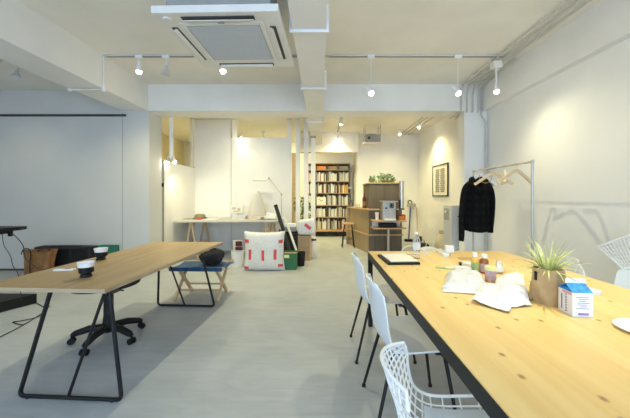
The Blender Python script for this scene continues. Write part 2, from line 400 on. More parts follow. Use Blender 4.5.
for k, x in enumerate((2.33, 2.45, 2.57)):
    o = MB().tube([(x, 5.6, 3.09), (x, 8.68, 3.09)], .012, 8).build('ceiling_conduit', 'conduit')
    tag(o, 'painted conduit on the back room ceiling, %s of the three' % ('leftmost', 'middle', 'rightmost')[k], 'conduit')
    MB().box((x, 7.2, 3.098), (.04, .02, .014)).build('clip', 'conduit', o)
for y in (1.2, 2.6, 3.6):
    for x, _ in cxs[:3]: pass
# ------------------------------------------------------------------ lamps
def spot(lab, X, Y, zc, zl, aim, lit=True, key=None, rod=True, size=.042, cone=110, group=None, par=False):
    t = thing('track_spotlight', lab, 'spotlight', (X, Y, zc), 0, group)
    drop = zc-zl
    MB().box((0, 0, -.025), (.10, .035, .05), bev=.006).build('adapter', 'white', t)
    MB().cyl((0, 0, -.05), (0, 0, -drop+.10), .0055, seg=8).build('stem', 'offwhite', t)
    a = Vector(aim)-Vector((X, Y, zl)); a.normalize()
    c = Vector((0, 0, -drop)); b0 = c-a*.085
    if par:
        MB().tube([b0-a*.02, b0+a*.02, c-a*.01, c+a*.02], [.018, .022, .05, .055], 18).build('bulb', 'bulboff', t)
        MB().cyl(b0-a*.07, b0-a*.02, .02, .022, 14).build('lamp_holder', 'offwhite', t)
    else:
        ho = MB().tube([b0-a*.05, b0, c-a*.02, c], [.018, .026, size*.8, size], 18).build('lamp_holder', 'white', t)
        MB().ball(c+a*.004, size*.86, 14).build('bulb', 'bulb' if lit else 'bulboff', ho)
    if lit:
        l = bpy.data.lights.new('spot_beam', 'SPOT'); l.energy = LIGHT[key]; l.color = LCOL.get(key, WARM); l.spot_size = R(cone); l.spot_blend = 1; l.shadow_soft_size = .03
        o = bpy.data.objects.new('spot_beam', l); C.objects.link(o); o.parent = t; o['lk'] = key
        o.location = c+a*.06; o.rotation_euler = a.to_track_quat('-Z', 'Y').to_euler()
    return t
def plane(px, py, Y=YT): return at(px, py, Y)
p = plane(139, 71); spot('small lit ceiling spotlight nearest the left beam', p.x, YT, ZC, p.z, (-2.75, 4.5, 0), True, 'left', cone=130)
p = plane(166, 73); spot('large unlit white reflector spotlight on the left track', p.x, YT, ZC, p.z, (-2.2, 3.7, 0), False, par=True)
p = plane(223, 71); spot('small lit spotlight showing just below the ceiling air conditioner', p.x, YT, ZC, p.z, (-1.0, 3.3, 0), True, 'desk', cone=130)
p = plane(371, 93); spot('lit spotlight hanging on a long stem right of the centre beam', p.x, YT, ZC, p.z, (1.9, 2.9, .7), True, 'mid', cone=130)
p = plane(458, 93); spot('brightest lit spotlight on a long stem, near the right wall conduits', p.x, YT, ZC, p.z, (2.86, 3.45, 1.0), True, 'right', cone=115)
p = plane(16, 77, 3.95); spot('large unlit reflector spotlight in the left ceiling bay', p.x, 3.95, ZL, p.z, (-3.6, 3.2, 1), False, par=True)
spot('lit spotlight beyond the left picture edge on the left bay track', -5.0, 3.95, ZL, 2.85, (-4.9, 5.1, .6), True, 'bay', cone=110)
track(.3, 2.5, ZC, 1.55, 'lamp track over the meeting table, above the picture edge')
spot('lit spotlight over the meeting table above the picture edge', 1.45, 1.55, ZC, 2.95, (1.35, 1.7, .7), True, 'table', cone=72)
# junction box lamp
t = thing('wall_spotlight', 'lit spotlight under a pale junction box on the right conduits', 'spotlight', (2.38, 4.06, 3.17))
MB().box((.03, 0, -.08), (.12, .10, .09), bev=.008).build('junction_box', 'offwhite', t)
MB().cyl((.03, 0, -.12), (.02, -.02, -.36), .01, seg=10).build('stem', 'white', t)
MB().tube([(.02, -.02, -.34), (.0, -.05, -.40), (-.01, -.08, -.47)], [.012, .02, .034], 16).build('lamp_holder', 'white', t)
MB().ball((-.012, -.082, -.475), .030).build('bulb', 'bulb', t)
l = bpy.data.lights.new('spot_beam', 'SPOT'); l.energy = LIGHT['box']; l.color = LCOL.get('box', WARM); l.spot_size = R(110); l.spot_blend = 1; l.shadow_soft_size = .03
o = bpy.data.objects.new('spot_beam', l); C.objects.link(o); o['lk'] = 'box'; o.parent = t; o.location = (0, -.12, -.53)
o.rotation_euler = (Vector((2.86, 3.0, .9))-Vector((2.38, 3.94, 2.64))).to_track_quat('-Z', 'Y').to_euler()
# twin spot on a pole by the partition
t = thing('pole_spotlight', 'twin lit spotlight on a white drop pole at the left partition end', 'spotlight', (-2.87, 5.62, 3.1))
MB().box((.02, 0, -.55), (.05, .05, 1.1)).build('pole', 'white', t)
MB().tube([(-.02, -.02, -1.06), (-.045, -.02, -1.16)], [.025, .04], 14).build('lamp_holder', 'silver', t)
MB().tube([(.06, -.02, -1.06), (.09, -.02, -1.16)], [.025, .04], 14).build('lamp_holder', 'silver', t)
MB().ball((-.047, -.02, -1.165), .034).build('bulb', 'bulb', t); MB().ball((.092, -.02, -1.165), .034).build('bulb', 'bulb', t)
l = bpy.data.lights.new('spot_beam', 'SPOT'); l.energy = LIGHT['pole']; l.color = LCOL.get('pole', WARM); l.spot_size = R(130); l.spot_blend = 1; l.shadow_soft_size = .04
o = bpy.data.objects.new('spot_beam', l); C.objects.link(o); o['lk'] = 'pole'; o.parent = t; o.location = (.11, .02, -1.24)
o.rotation_euler = (Vector((.5, .9, -1.4))).to_track_quat('-Z', 'Y').to_euler()
# wall washer over the long desk (clip lamp on the partition top)
t = thing('clip_spotlight', 'small lit clip spotlight at the top of the middle white partition', 'spotlight', (-1.87, 6.93, 2.60))
MB().box((0, 0, .06), (.05, .05, .08), bev=.005).build('clamp', 'white', t)
MB().cyl((0, 0, .04), (0, -.06, -.0), .012).build('stem', 'white', t)
MB().ball((0, -.07, 0), .035).build('bulb', 'bulb', t)
l = bpy.data.lights.new('spot_beam', 'SPOT'); l.energy = LIGHT['clip']; l.color = LCOL.get('clip', WARM); l.spot_size = R(125); l.spot_blend = 1; l.shadow_soft_size = .04
o = bpy.data.objects.new('spot_beam', l); C.objects.link(o); o['lk'] = 'clip'; o.parent = t; o.location = (0, -.14, -.05)
o.rotation_euler = (Vector((.1, .0, -1))).to_track_quat('-Z', 'Y').to_euler()
# back room lamps
t = thing('lamp_track', 'lamp track running away on the back room ceiling towards the bookcase', 'lamp track', (.42, 7.4, 3.11))
MB().box((.05, 0, -.012), (.03, 2.0, .024)).build('rail', 'grey', t)
spot('bright spotlight at the near end of the back room track', .47, 6.9, 3.09, 2.98, (.2, 8.2, .5), True, 'back1', cone=140)
spot('lit spotlight at the far end of the back room track', .48, 8.3, 3.09, 2.90, (.3, 9.6, .3), True, 'back2', cone=130)
spot('lit spotlight above the picture wall on the back room ceiling', 2.42, 7.3, 3.09, 3.0, (2.6, 6.9, .3), True, 'pic', cone=130)
spot('lit spotlight over the corner with the vacuum cleaner', 2.15, 8.05, 3.09, 2.98, (1.8, 8.0, .0), True, 'corner', cone=140)
spot('added unseen spotlight behind the cross beam over the counter', .9, 5.70, 3.09, 2.99, (1.1, 6.5, .0), True, 'counter', cone=140)  # added lamp, kept out of sight by the beam, to light the counter
spot('added unseen spotlight behind the cross beam over the long desk', -1.6, 5.70, 3.09, 2.99, (-1.9, 6.6, .0), True, 'longdesk', cone=140)  # also added and out of sight, brightens the long desk
spot('added unseen spotlight behind the white partition', -1.6, 8.2, 3.09, 2.9, (-1.2, 9.6, .6), True, 'behind', cone=160)  # unseen lamp added to brighten the room behind the partition
spot('added unseen spotlight in the space left behind the low partition', -4.1, 7.0, 3.09, 2.9, (-3.9, 7.6, .6), True, 'behind2', cone=160)  # added, unseen; lifts the dark space beyond the low partition

# ------------------------------------------------------------------ ceiling air conditioner
t = thing('ceiling_air_conditioner', 'white square ceiling cassette air conditioner with grey filter grille', 'air conditioner', (-.805, 2.75, 2.70), R(-1.5))
pm = MB(); h = .492
prof = [(h, .0), (h, .012), (h-.03, .06), (h-.08, .065)]
def ring(mb, a, za, b_, zb):
    va = [mb.b.verts.new((x*a, y*a, za)) for x, y in ((-1, -1), (1, -1), (1, 1), (-1, 1))]
    vb = [mb.b.verts.new((x*b_, y*b_, zb)) for x, y in ((-1, -1), (1, -1), (1, 1), (-1, 1))]
    for k in range(4): mb.b.faces.new((va[k], va[(k+1) % 4], vb[(k+1) % 4], vb[k]))
ring(pm, .31, .0, .345, .0); ring(pm, .345, 0, .345, .008); ring(pm, .345, .008, .36, .004)
ring(pm, .36, .004, h-.005, 0); ring(pm, h-.005, 0, h, .006); ring(pm, h, .006, h, .055); ring(pm, h, .055, .40, .06); ring(pm, .31, 0, .31, .02)
pm.build('panel', 'offwhite', t)
gf = MB().box((0, 0, .016), (.66, .66, .012)).build('grille_frame', 'offwhite', t)
g = MB(); g.box((0, 0, .004), (.60, .60, .012))
for k in range(24): g.box((0, -.276+k*.024, -.0025), (.60, .004, .002))
g.build('grille', 'grille', gf)
for k in (-1, 0, 1): pass
for k in range(4):
    m4 = Matrix.Rotation(k*PI/2, 3, 'Z')
    c = m4 @ Vector((0, -.412, 0))
    s = MB(); s.box(c+Vector((0, 0, -.001)), (.58, .05, .008) if k % 2 == 0 else (.05, .58, .008)); so = s.build('air_slot', 'dark', t)
    tilt = Matrix.Rotation(k*PI/2, 3, 'Z') @ Matrix.Rotation(R(28), 3, 'X')
    c2 = m4 @ Vector((0, -.400 if k in (1, 0) else -.412, -.004))
    s = MB(); s.box(c2+Vector((0, 0, -.006)), (.56, .034, .005), rot=tilt, bev=.001); s.build('louvre', 'offwhite', so)
s = MB().box((0, 0, .19), (.84, .84, .26), bev=.01).build('body', 'grey', t)
MB().box((0, -.345, -.001), (.05, .012, .002)).build('badge', 'grey', t)
for x in (-1, 1):
    for y in (-1, 1): MB().cyl((x*.36, y*.36, .30), (x*.36, y*.36, .53), .006, seg=8).build('hanging_rod', 'steel', t)
MB().tube(curve_pts([(-.42, -.2, .16), (-.55, -.1, .18), (-.6, .1, .3), (-.6, .15, .52)], 5), .022, 10).build('drain_pipe', 'grey', t)
MB().cyl((-.41, -.41, -.012), (-.41, -.41, .004), .032).build('sensor', 'offwhite', t)
# projector hanging
pc = at(372, 139, 7.6)
t = thing('ceiling_projector', 'grey projector hanging from the back room ceiling on a wire frame', 'projector', (pc.x, 7.6, pc.z))
MB().box((0, 0, 0), (.40, .28, .19), bev=.015).build('housing', 'grey', t)
MB().box((0, 0, -.115), (.46, .34, .02)).build('tray', 'offwhite', t)
fr = MB()
for x in (-.19, .19):
    for y in (-.13, .13): fr.cyl((x, y, -.11), (x, y, 3.1-pc.z), .006, seg=6)
fr.build('hanging_frame', 'grey', t)
MB().box((.0, 0, .105), (.18, .16, .03)).build('bracket', 'grey', t)
MB().cyl((-.1, -.14, .0), (-.1, -.16, .0), .035).build('lens', 'dark', t)

# ------------------------------------------------------------------ right table
TX0, TX1, TY0, TY1, TZ = .467, 1.82, .45, 2.95, .74
t = thing('meeting_table', 'large pale pine meeting table with black steel frame', 'table', ((TX0+TX1)/2, (TY0+TY1)/2, 0))
hw, hl = (TX1-TX0)/2, (TY1-TY0)/2
MB().box((0, 0, TZ-.015), (2*hw-.008, 2*hl-.008, .030), bev=.002).build('tabletop', 'pine', t)
fm = MB()
for s_ in (-1, 1):
    fm.box((s_*(hw-.015), 0, TZ-.034), (.030, 2*hl, .058)); fm.box((0, s_*(hl-.015), TZ-.034), (2*hw-.06, .030, .058))
fm.build('steel_frame', 'black', t)
for sx in (-1, 1):
    for sy in (-1, 1): MB().box((sx*(hw-.022), sy*(hl-.022), (TZ-.063)/2), (.042, .042, TZ-.063), bev=.002).build('leg', 'black', t)

# shell chair -------------------------------------------------------
def shell_profile():
    return curve_pts([(.245, 0, .418), (.215, 0, .440), (.12, 0, .448), (0, 0, .440), (-.09, 0, .437), (-.155, 0, .455), (-.19, 0, .50), (-.205, 0, .57), (-.215, 0, .66), (-.228, 0, .75), (-.242, 0, .805)], 3)
def make_shell_chair(label, loc, rz):
    t = thing('shell_chair', label, 'chair', loc, rz)
    pr = shell_profile(); n = len(pr)-1
    ws = []
    for i in range(n+1):
        s = i/n
        if s < .5: wd = lerp(.205, .235, min(1, s/.2))
        else: wd = lerp(.235, .200, (s-.5)/.5)
        if s < .06: wd -= .02*(1-s/.06)
        if s > .86: wd -= .075*((s-.86)/.14)**2
        ws.append(wd)
    def f(u, v):
        i = min(int(round(u*n)), n); p_ = pr[i]; y = (v*2-1); s = i/n
        cup = .020*y**4
        nx = (0, 1) if s < .4 else (1, 0) if s > .6 else (math.sin((s-.4)/.2*PI/2), math.cos((s-.4)/.2*PI/2))
        curve = .045*y*y if s > .55 else .045*y*y*max(0, (s-.35)/.2) if s > .35 else 0
        top = -.015*y*y if s > .93 else 0
        return Vector((p_.x+nx[0]*(curve), y*ws[i], p_.z+nx[1]*cup+top))
    MB().grid(f, n, 16, .009).build('seat_shell', 'shell', t)
    sb = MB(); sb.box((.02, 0, .424), (.30, .05, .012)); sb.box((.13, 0, .424), (.03, .34, .012)); sb.box((-.08, 0, .42), (.03, .34, .012)); sb.build('underframe', 'black', t)
    for sx, x0 in ((1, .15), (-1, -.11)):
        for sy in (-1, 1):
            MB().tube([(x0, sy*.15, .420), (x0+sx*.015, sy*.168, .405), (sx*.225, sy*.215, .012)], [.011, .011, .009], 10).build('leg', 'black', t)
            MB().cyl((sx*.225, sy*.215, .0), (sx*.225, sy*.215, .014), .013, seg=12).build('foot', 'blackp', C.objects[-1])
    return t
sc = make_shell_chair('white plastic shell chair at the table, farthest left one behind the other', (.50, 2.49, 0), 0)
copyof(sc, 'white plastic shell chair in the middle of the row along the table', (.515, 1.785, 0), 0)

copyof(sc, 'white plastic shell chair across the table, cut by the right picture edge', (2.0, 1.96, 0), PI)
# wire chairs ---------------------------------------------------------
def make_wire_chair(label, loc, rz, pad=True, legs='black'):
    t = thing('wire_chair', label, 'chair', loc, rz)
    pr = curve_pts([(.27, 0, .43), (.22, 0, .45), (.08, 0, .435), (-.08, 0, .415), (-.17, 0, .44), (-.215, 0, .52), (-.24, 0, .62), (-.265, 0, .685), (-.285, 0, .74)], 4); n = len(pr)-1
    def f(u, v):
        x = u*n; i = min(int(x), n-1); fr_ = x-i; p_ = pr[i].lerp(pr[i+1], fr_); y = v*2-1; s = u
        wd = lerp(.20, .265, min(1, s/.25)) if s < .5 else lerp(.265, .170, (s-.5)/.5)
        if s > .9: wd -= .02*((s-.9)/.1)
        up = .055*y*y*(1-s) + .01*y*y
        fw = .12*y*y*max(0, s-.35)
        arch = -.03*y*y if s > .85 else 0
        return Vector((p_.x+fw, y*wd, p_.z+up+arch))
    wm = MB(); NU, NV = 20, 13
    for a in range(1, NV): wm.tube([f(k/24, a/NV) for k in range(25)], .0034, 6, cap=False)
    for a in range(1, NU): wm.tube([f(a/NU, k/12) for k in range(13)], .0034, 6, cap=False)
    wm.build('wire_mesh', 'wire', t)
    rim = [f(0, k/12) for k in range(13)]+[f(k/24, 1) for k in range(1, 25)]+[f(1, 1-k/12) for k in range(1, 13)]+[f(1-k/24, 0) for k in range(1, 24)]
    MB().tube(rim, .0062, 8, closed=True).build('rim', 'wire', t)
    if pad:
        pts = []
        pm = MB()
        pm.grid(lambda u, v: f(.04+u*.40, .12+v*.76)+Vector((0, 0, .010+.014*(1-(2*u-1)**6)*(1-(2*v-1)**6))), 14, 14, .010)
        pm.build('seat_pad', 'pad', t)
    for sy in (-1, 1):
        MB().tube(curve_pts([(.21, sy*.20, .010), (.17, sy*.17, .38), (.12, sy*.15, .405), (-.10, sy*.15, .395), (-.17, sy*.17, .36), (-.235, sy*.20, .010)], 4), .0065, 8).build('leg_frame', legs, t)
    MB().cyl((.12, -.15, .405), (.12, .15, .405), .006, seg=8).build('crossbar', legs, t)
    MB().cyl((-.10, -.15, .395), (-.10, .15, .395), .006, seg=8).build('crossbar', legs, t)
    return t
wc = make_wire_chair('white wire mesh chair with pale seat pad in the bottom foreground', (.485, .95, 0), R(-14))
copyof(wc, 'white wire chair whose arched back shows behind the milk carton and plant', (1.95, 2.62, 0), PI)
# big diamond wire chair at the right edge
t = thing('wire_lounge_chair', 'large white wire lounge chair with wide wing at the right picture edge', 'chair', (2.50, 2.20, 0))
L_ = Vector((.0, .46, .83)); Bk = Vector((.30, .0, 1.08)); Rt = Vector((.12, -.50, .80)); Fr = Vector((-.05, -.22, .42))
def fd(u, v):   # u from left wing to back, v from left wing to front
    p_ = L_*(1-u)*(1-v)+Bk*u*(1-v)+Fr*(1-u)*v+Rt*u*v
    sag = 16*u*(1-u)*v*(1-v)
    return p_+Vector((.0, .06*sag, -.16*sag))+Vector((0, 0, .035*4*u*(1-u)*(1-v)))
wm = MB(); N = 24
for a in range(1, N):
    wm.tube([fd(k/20, a/N) for k in range(21)], .0038, 6, cap=False)
    wm.tube([fd(a/N, k/20) for k in range(21)], .0038, 6, cap=False)
wm.build('wire_mesh', 'wire', t)
rim = [fd(k/20, 0) for k in range(21)]+[fd(1, k/20) for k in range(1, 21)]+[fd(1-k/20, 1) for k in range(1, 21)]+[fd(0, 1-k/20) for k in range(1, 20)]
MB().tube(rim, .008, 8, closed=True).build('rim', 'wire', t)
MB().grid(lambda u, v: fd(.22+.5*u, .3+.5*v)+Vector((0, 0, .02+.05*(1-(2*u-1)**4)*(1-(2*v-1)**4))), 14, 14, .015).build('cushion', 'pad', t)
for s_ in (-1, 1):
    MB().tube(curve_pts([(s_*.20+.04, -.28, .009), (s_*.12+.04, -.16, .30), (s_*.10+.04, -.06, .40), (s_*.12+.04, .04, .34), (s_*.20+.04, .26, .009)], 5), .008, 8).build('leg_frame', 'wire', t)
MB().cyl((-.06, -.06, .40), (.14, -.06, .40), .008, seg=8).build('crossbar', 'wire', t)

# ------------------------------------------------------------------ things on the table
def T(px, py): return on(px, py, TZ)
a = T(397.5, 260)
t = thing('laptop', 'closed laptop with cream lid and black edge at the far left table corner', 'laptop', (.655, 2.525, TZ), R(3))
MB().box((0, 0, .009), (.262, .345, .018), bev=.003).build('base', 'blackp', t)
MB().box((.014, .014, .0215), (.228, .315, .007), bev=.002).build('lid', 'cream', t)
p = T(416.5, 258)
t = thing('water_bottle', 'clear plastic water bottle with white cap on the table', 'bottle', p)
MB().lathe([(0, .0), (.028, .0), (.033, .008), (.033, .05), (.031, .06), (.033, .07), (.033, .10), (.031, .11), (.033, .12), (.033, .15), (.028, .175), (.014, .2), (.013, .215), (0, .215)]).build('bottle', 'pet', t)
MB().cyl((0, 0, .208), (0, 0, .232), .016).build('cap', 'white', t)
MB().lathe([(.0335, .075), (.0338, .075), (.0338, .14), (.0335, .14)]).build('label_band', 'film', t)
t = thing('power_strip', 'white power strip lying at the far edge of the table', 'power strip', (1.148, 2.79, TZ), R(-7))
t['label'] = 'white power strip lying at the far edge of the pine table'
MB().box((0, 0, .014), (.05, .27, .028), bev=.004).build('housing', 'white', t)
for k in range(3): MB().box((-.001, -.02+k*.05, .0285), (.022, .012, .002)).build('socket', 'grey', t)
t = thing('power_adapter', 'white cube charger plugged into the power strip on the table', 'charger', (1.175, 2.70, TZ+.0285), R(-7))
MB().box((0, 0, .038), (.072, .05, .062), bev=.006).build('housing', 'white', t)
MB().box((0, 0, .004), (.03, .02, .008)).build('plug', 'white', t)
o = MB().tube(curve_pts([(.97, 2.72, TZ+.004), (1.02, 2.86, TZ+.006), (1.0, 2.93, TZ+.03), (.88, 2.91, TZ+.06), (.80, 2.84, TZ+.05), (.77, 2.80, TZ+.02), (.84, 2.77, TZ+.004), (.93, 2.80, TZ+.006), (1.14, 2.91, TZ+.012)], 6), .004, 8).build('white_cable', 'cablew')
tag(o, 'white cable looped at the far table edge behind the water bottle', 'cable')
o = MB().tube(curve_pts([(1.16, 2.66, TZ+.012), (1.2, 2.72, TZ+.02), (1.30, 2.80, TZ+.05), (1.33, 2.87, TZ+.03), (1.22, 2.90, TZ+.006), (1.19, 2.88, TZ+.006)], 6), .0035, 8).build('grey_cable', 'grey')
tag(o, 'thin grey cable curling behind the charger on the power strip', 'cable')
# small cluster
def flat(name, cat, lab, px, py, sx, sy, h_, m, rz=0):
    q = T(px, py); o = MB().box((0, 0, h_/2), (sx, sy, h_), bev=min(.003, h_/4)).build(name, m, loc=q, rz=rz); return tag(o, lab, cat)
flat('leaflet', 'leaflet', 'narrow pale green and white leaflet left of the small boxes', 446, 268.5, .15, .045, .006, 'labelg', R(-22))
o = flat('leaflet', 'leaflet', 'white strip of paper packets beside the green leaflet', 452, 268.6, .09, .04, .010, 'cream', R(-10))
flat('paper_box', 'box', 'low white box in front of the medicine bottles', 463, 271.5, .125, .05, .036, 'white', R(-6))
flat('paper_box', 'box', 'white folded packet behind the low white box', 468, 266.5, .06, .09, .030, 'paper', R(8))
t = thing('binder_clip', 'small black clip on the table behind the white box', 'clip', T(462, 265.2))
MB().prism([(-.02, -.012), (.02, -.012), (.02, .012), (-.02, .012)], 0, .022).build('clip_body', 'blackp', t)
MB().tube([(-.008, 0, .02), (-.008, 0, .032), (.008, 0, .032), (.008, 0, .02)], .0015, 6).build('clip_handle', 'steel', t)
flat('brochure', 'brochure', 'brown and grey brochure lying flat behind the medicine bottles', 468, 259, .15, .10, .004, 'kraft', R(-5))
def bottle(lab, q, r, h_, body, lab_m, name='medicine_bottle'):
    t = thing(name, lab, 'bottle', q)
    MB().lathe([(0, 0), (r, 0), (r+.001, .004), (r+.001, h_*.66), (r*.9, h_*.72), (r*.5, h_*.78), (r*.5, h_*.84), (0, h_*.84)]).build('bottle', body, t)
    MB().lathe([(0, h_*.80), (r*.68, h_*.80), (r*.68, h_*.985), (r*.6, h_), (0, h_)]).build('cap', 'white', t)
    MB().lathe([(r+.0012, h_*.10), (r+.002, h_*.10), (r+.002, h_*.52), (r+.0012, h_*.52)]).build('label_band', lab_m, t)
    return t
bottle('medicine bottle with yellow liquid, green label and white cap', T(474.8, 272.5), .0235, .142, 'liquid', 'labelg')
bottle('amber medicine bottle with white cap beside the green labelled one', T(484, 273), .029, .135, 'amber', 'purple')
t = thing('plastic_jar', 'pinkish jar with yellow lid wrapped in clear film', 'jar', T(490.5, 281.5))
MB().lathe([(0, 0), (.030, 0), (.032, .01), (.032, .075), (0, .075)]).build('jar', 'purple', t)
MB().lathe([(0, .074), (.034, .074), (.034, .097), (0, .098)]).build('lid', 'yellow', t)
def crumple(corners, hgt, amp, seed, n=18, fr=9, z0=TZ, edge=.0):
    c = [Vector((p_.x, p_.y, 0)) for p_ in corners]
    def f(u, v):
        p_ = c[0]*(1-u)*(1-v)+c[1]*u*(1-v)+c[2]*u*v+c[3]*(1-u)*v
        e = min(1, 6*min(u, 1-u, v, 1-v)); nn = noise.noise(Vector((p_.x*fr+seed, p_.y*fr, seed)))
        n2 = noise.noise(Vector((p_.x*fr*2.7, p_.y*fr*2.7+seed, 3)))
        dome = (1-(2*u-1)**4)*(1-(2*v-1)**4)
        sh = Vector((noise.noise(Vector((u*5, v*5, seed+7))), noise.noise(Vector((u*5, v*5, seed+11))), 0))*.014
        return Vector((p_.x+sh.x, p_.y+sh.y, z0+.003+max(0, hgt*dome+amp*(nn*.9+abs(n2)*.9)*(.35+.65*e)+amp*.25)))
    return MB().grid(f, n, n, .0015)
o = crumple([T(443, 290), T(488, 292), T(481, 275), T(447, 275)], .045, .03, 3).build('plastic_bag', 'film'); tag(o, 'crumpled clear white plastic bag at the left of the pile on the table', 'plastic bag')
o = crumple([T(442, 292), T(478, 295), T(478, 290), T(443, 286)], .008, .006, 5).build('foam_tray', 'paper'); tag(o, 'flat white sheet under the front of the crumpled plastic bag', 'sheet')
o = crumple([T(500, 309), T(532, 307), T(522, 276), T(494, 281)], .055, .025, 8, fr=7).build('tissue_paper', 'paper'); tag(o, 'smooth white paper sheet right beside the plant pot', 'paper')
o = crumple([T(471, 303), T(509, 314), T(518, 293), T(480, 288)], .028, .032, 13, fr=11).build('tissue_paper', 'paper'); tag(o, 'crumpled white tissue paper in front of the other papers', 'paper')
o = crumple([T(495, 274), T(503, 274), T(502, 268), T(496, 268)], .05, .03, 21, n=10, fr=20).build('plastic_wrapper', 'film'); tag(o, 'small clear plastic wrapper behind the jar with yellow lid', 'wrapper')
# plant
q = T(548, 302)
t = thing('potted_airplant', 'spiky yellow green air plant in a rough brown paper-covered pot', 'plant', (q.x, q.y, TZ))
def potf(u, v):
    a = u*2*PI; z = v*.178
    sq = 1/(abs(math.cos(a))**3+abs(math.sin(a))**3)**.3333
    r_ = (.058+.010*math.sin((.2+.8*v)*PI)+.006*v+.003*math.sin(5*a+6*v))*(.82+.18*sq)+.006*noise.noise(Vector((math.cos(a)*3, math.sin(a)*3, z*25)))
    return Vector((r_*math.cos(a), r_*math.sin(a), z))
MB().grid(potf, 40, 12, .004).build('pot', 'kraft', t)
MB().lathe([(0, .001), (.057, .001), (.057, .006), (0, .006)]).build('pot_base', 'kraft', t)
MB().lathe([(0, .155), (.055, .155), (.055, .15), (0, .15)]).build('moss', 'olive', t)
fl = MB(); rnd = random.Random(5)
fl.grid(lambda u, v: Vector((.062+.045*u, -.01+.04*v+.01*u, .012+.155*v*(1-.25*u*u)+.012*math.sin(3*v*u))), 6, 8, .002)
fl.build('paper_flap', 'kraft', t)
lf = MB()
for k in range(60):
    a = rnd.uniform(0, 2*PI); L = rnd.uniform(.08, .20); el = rnd.uniform(.15, 1.35); d = Vector((math.cos(a), math.sin(a), 0))
    pts = []; N_ = 9
    for i in range(N_+1):
        s = i/N_
        out = math.cos(el)*L*s+.02*s; up = math.sin(el)*L*s-(.5-.25*el)*L*s*s*(1.0 if el < 1 else .3)
        pts.append(Vector((0, 0, .148))+d*(.008+out)+Vector((0, 0, max(up, -.02)+.03*math.sin(s*2))))
    side = d.cross(Vector((0, 0, 1)))
    va = []; vb = []; vc = []
    for i, p_ in enumerate(pts):
        s = i/N_; wd = .0058*(1-s)**.8+.0004
        va.append(lf.b.verts.new(p_+side*wd+Vector((0, 0, wd*.5)))); vb.append(lf.b.verts.new(p_-Vector((0, 0, wd*.35)))); vc.append(lf.b.verts.new(p_-side*wd+Vector((0, 0, wd*.5))))
    for i in range(N_):
        lf.b.faces.new((va[i], va[i+1], vb[i+1], vb[i])); lf.b.faces.new((vb[i], vb[i+1], vc[i+1], vc[i])); lf.b.faces.new((vc[i], vc[i+1], va[i+1], va[i]))
lf.smooth = True
lf.build('leaves', 'leaf', t)
tg = MB(); tg.box((-.073, -.012, .14), (.005, .014, .045)); tg.build('black_tag', 'blackp', t)
o = crumple([T(528, 300), T(537, 301), T(537, 291), T(530, 291)], .05, .02, 31, n=8, fr=20).build('dried_seed_pod', 'kraft'); tag(o, 'small brown dried pod lying left of the plant pot', 'dried pod')
# carton
q0 = Vector((1.196, 1.388, TZ))
t = thing('milk_carton', 'white and blue gable-top milk carton on the table', 'carton', q0, R(-6))
hw_, hd, hb, ht = .0435, .0465, .108, .142
cb = MB(); cb.box((0, 0, hb/2), (2*hw_, 2*hd, hb)); cb.build('carton_body', 'milk', t)
rf = MB()
v = [rf.b.verts.new(c) for c in ((-hw_, -hd, hb), (hw_, -hd, hb), (hw_, hd, hb), (-hw_, hd, hb), (-hw_, 0, ht), (hw_, 0, ht), (-hw_*.45, 0, ht-.006), (hw_*.45, 0, ht-.006))]
rf.b.faces.new((v[0], v[1], v[5], v[4])); rf.b.faces.new((v[3], v[2], v[5], v[4])); rf.b.faces.new((v[0], v[4], v[6])); rf.b.faces.new((v[4], v[3], v[6])); rf.b.faces.new((v[0], v[6], v[3]))
rf.b.faces.new((v[1], v[7], v[5])); rf.b.faces.new((v[5], v[7], v[2])); rf.b.faces.new((v[1], v[2], v[7]))
rf.build('gable_roof', 'milkblue', t)
MB().box((0, 0, ht+.009), (2*hw_, .004, .022)).build('top_fin', 'milk', t)
pr_ = MB()
for k in range(7): pr_.box((.004*((k % 2)-.5), -hd-.0004, .088-.0085*k), (.052-.012*(k % 3), .0008, .0022))
pr_.build('front_print', 'ink', t)
pr_ = MB(); pr_.box((.002, -hd-.0005, .012), (.044, .0009, .010)); pr_.build('front_print', 'inkp', t)
pr_ = MB()
for k in range(7):
    z_ = .090-k*.0125
    pr_.box((-hw_-.0005, -.006, z_), (.0009, .012, .0018)); pr_.box((-hw_-.0005, -.006, z_-.004), (.0009, .009, .0016)); pr_.box((-hw_-.0005, -.006, z_-.002), (.0009, .0018, .008))
pr_.box((-hw_-.0005, .022, .05), (.0009, .006, .07))
pr_.build('side_print', 'ink', t)
MB().box((-hw_-.0005, -.012, .100), (.0009, .06, .010)).build('side_print', 'pinkp', t)
q = T(591, 294)
o = MB().box((0, 0, .012), (.085, .05, .024), bev=.003).build('paper_packet', 'paper', loc=q, rz=R(12)); tag(o, 'small white folded packet behind the milk carton', 'packet')
q = Vector((1.325, 1.187, TZ))
t = thing('plate', 'round white plate cut by the right picture edge', 'plate', q)
MB().lathe([(0, 0), (.07, 0), (.075, .003), (.108, .012), (.110, .014), (.106, .015), (.072, .008), (0, .007)], seg=40).build('dish', 'cup', t)

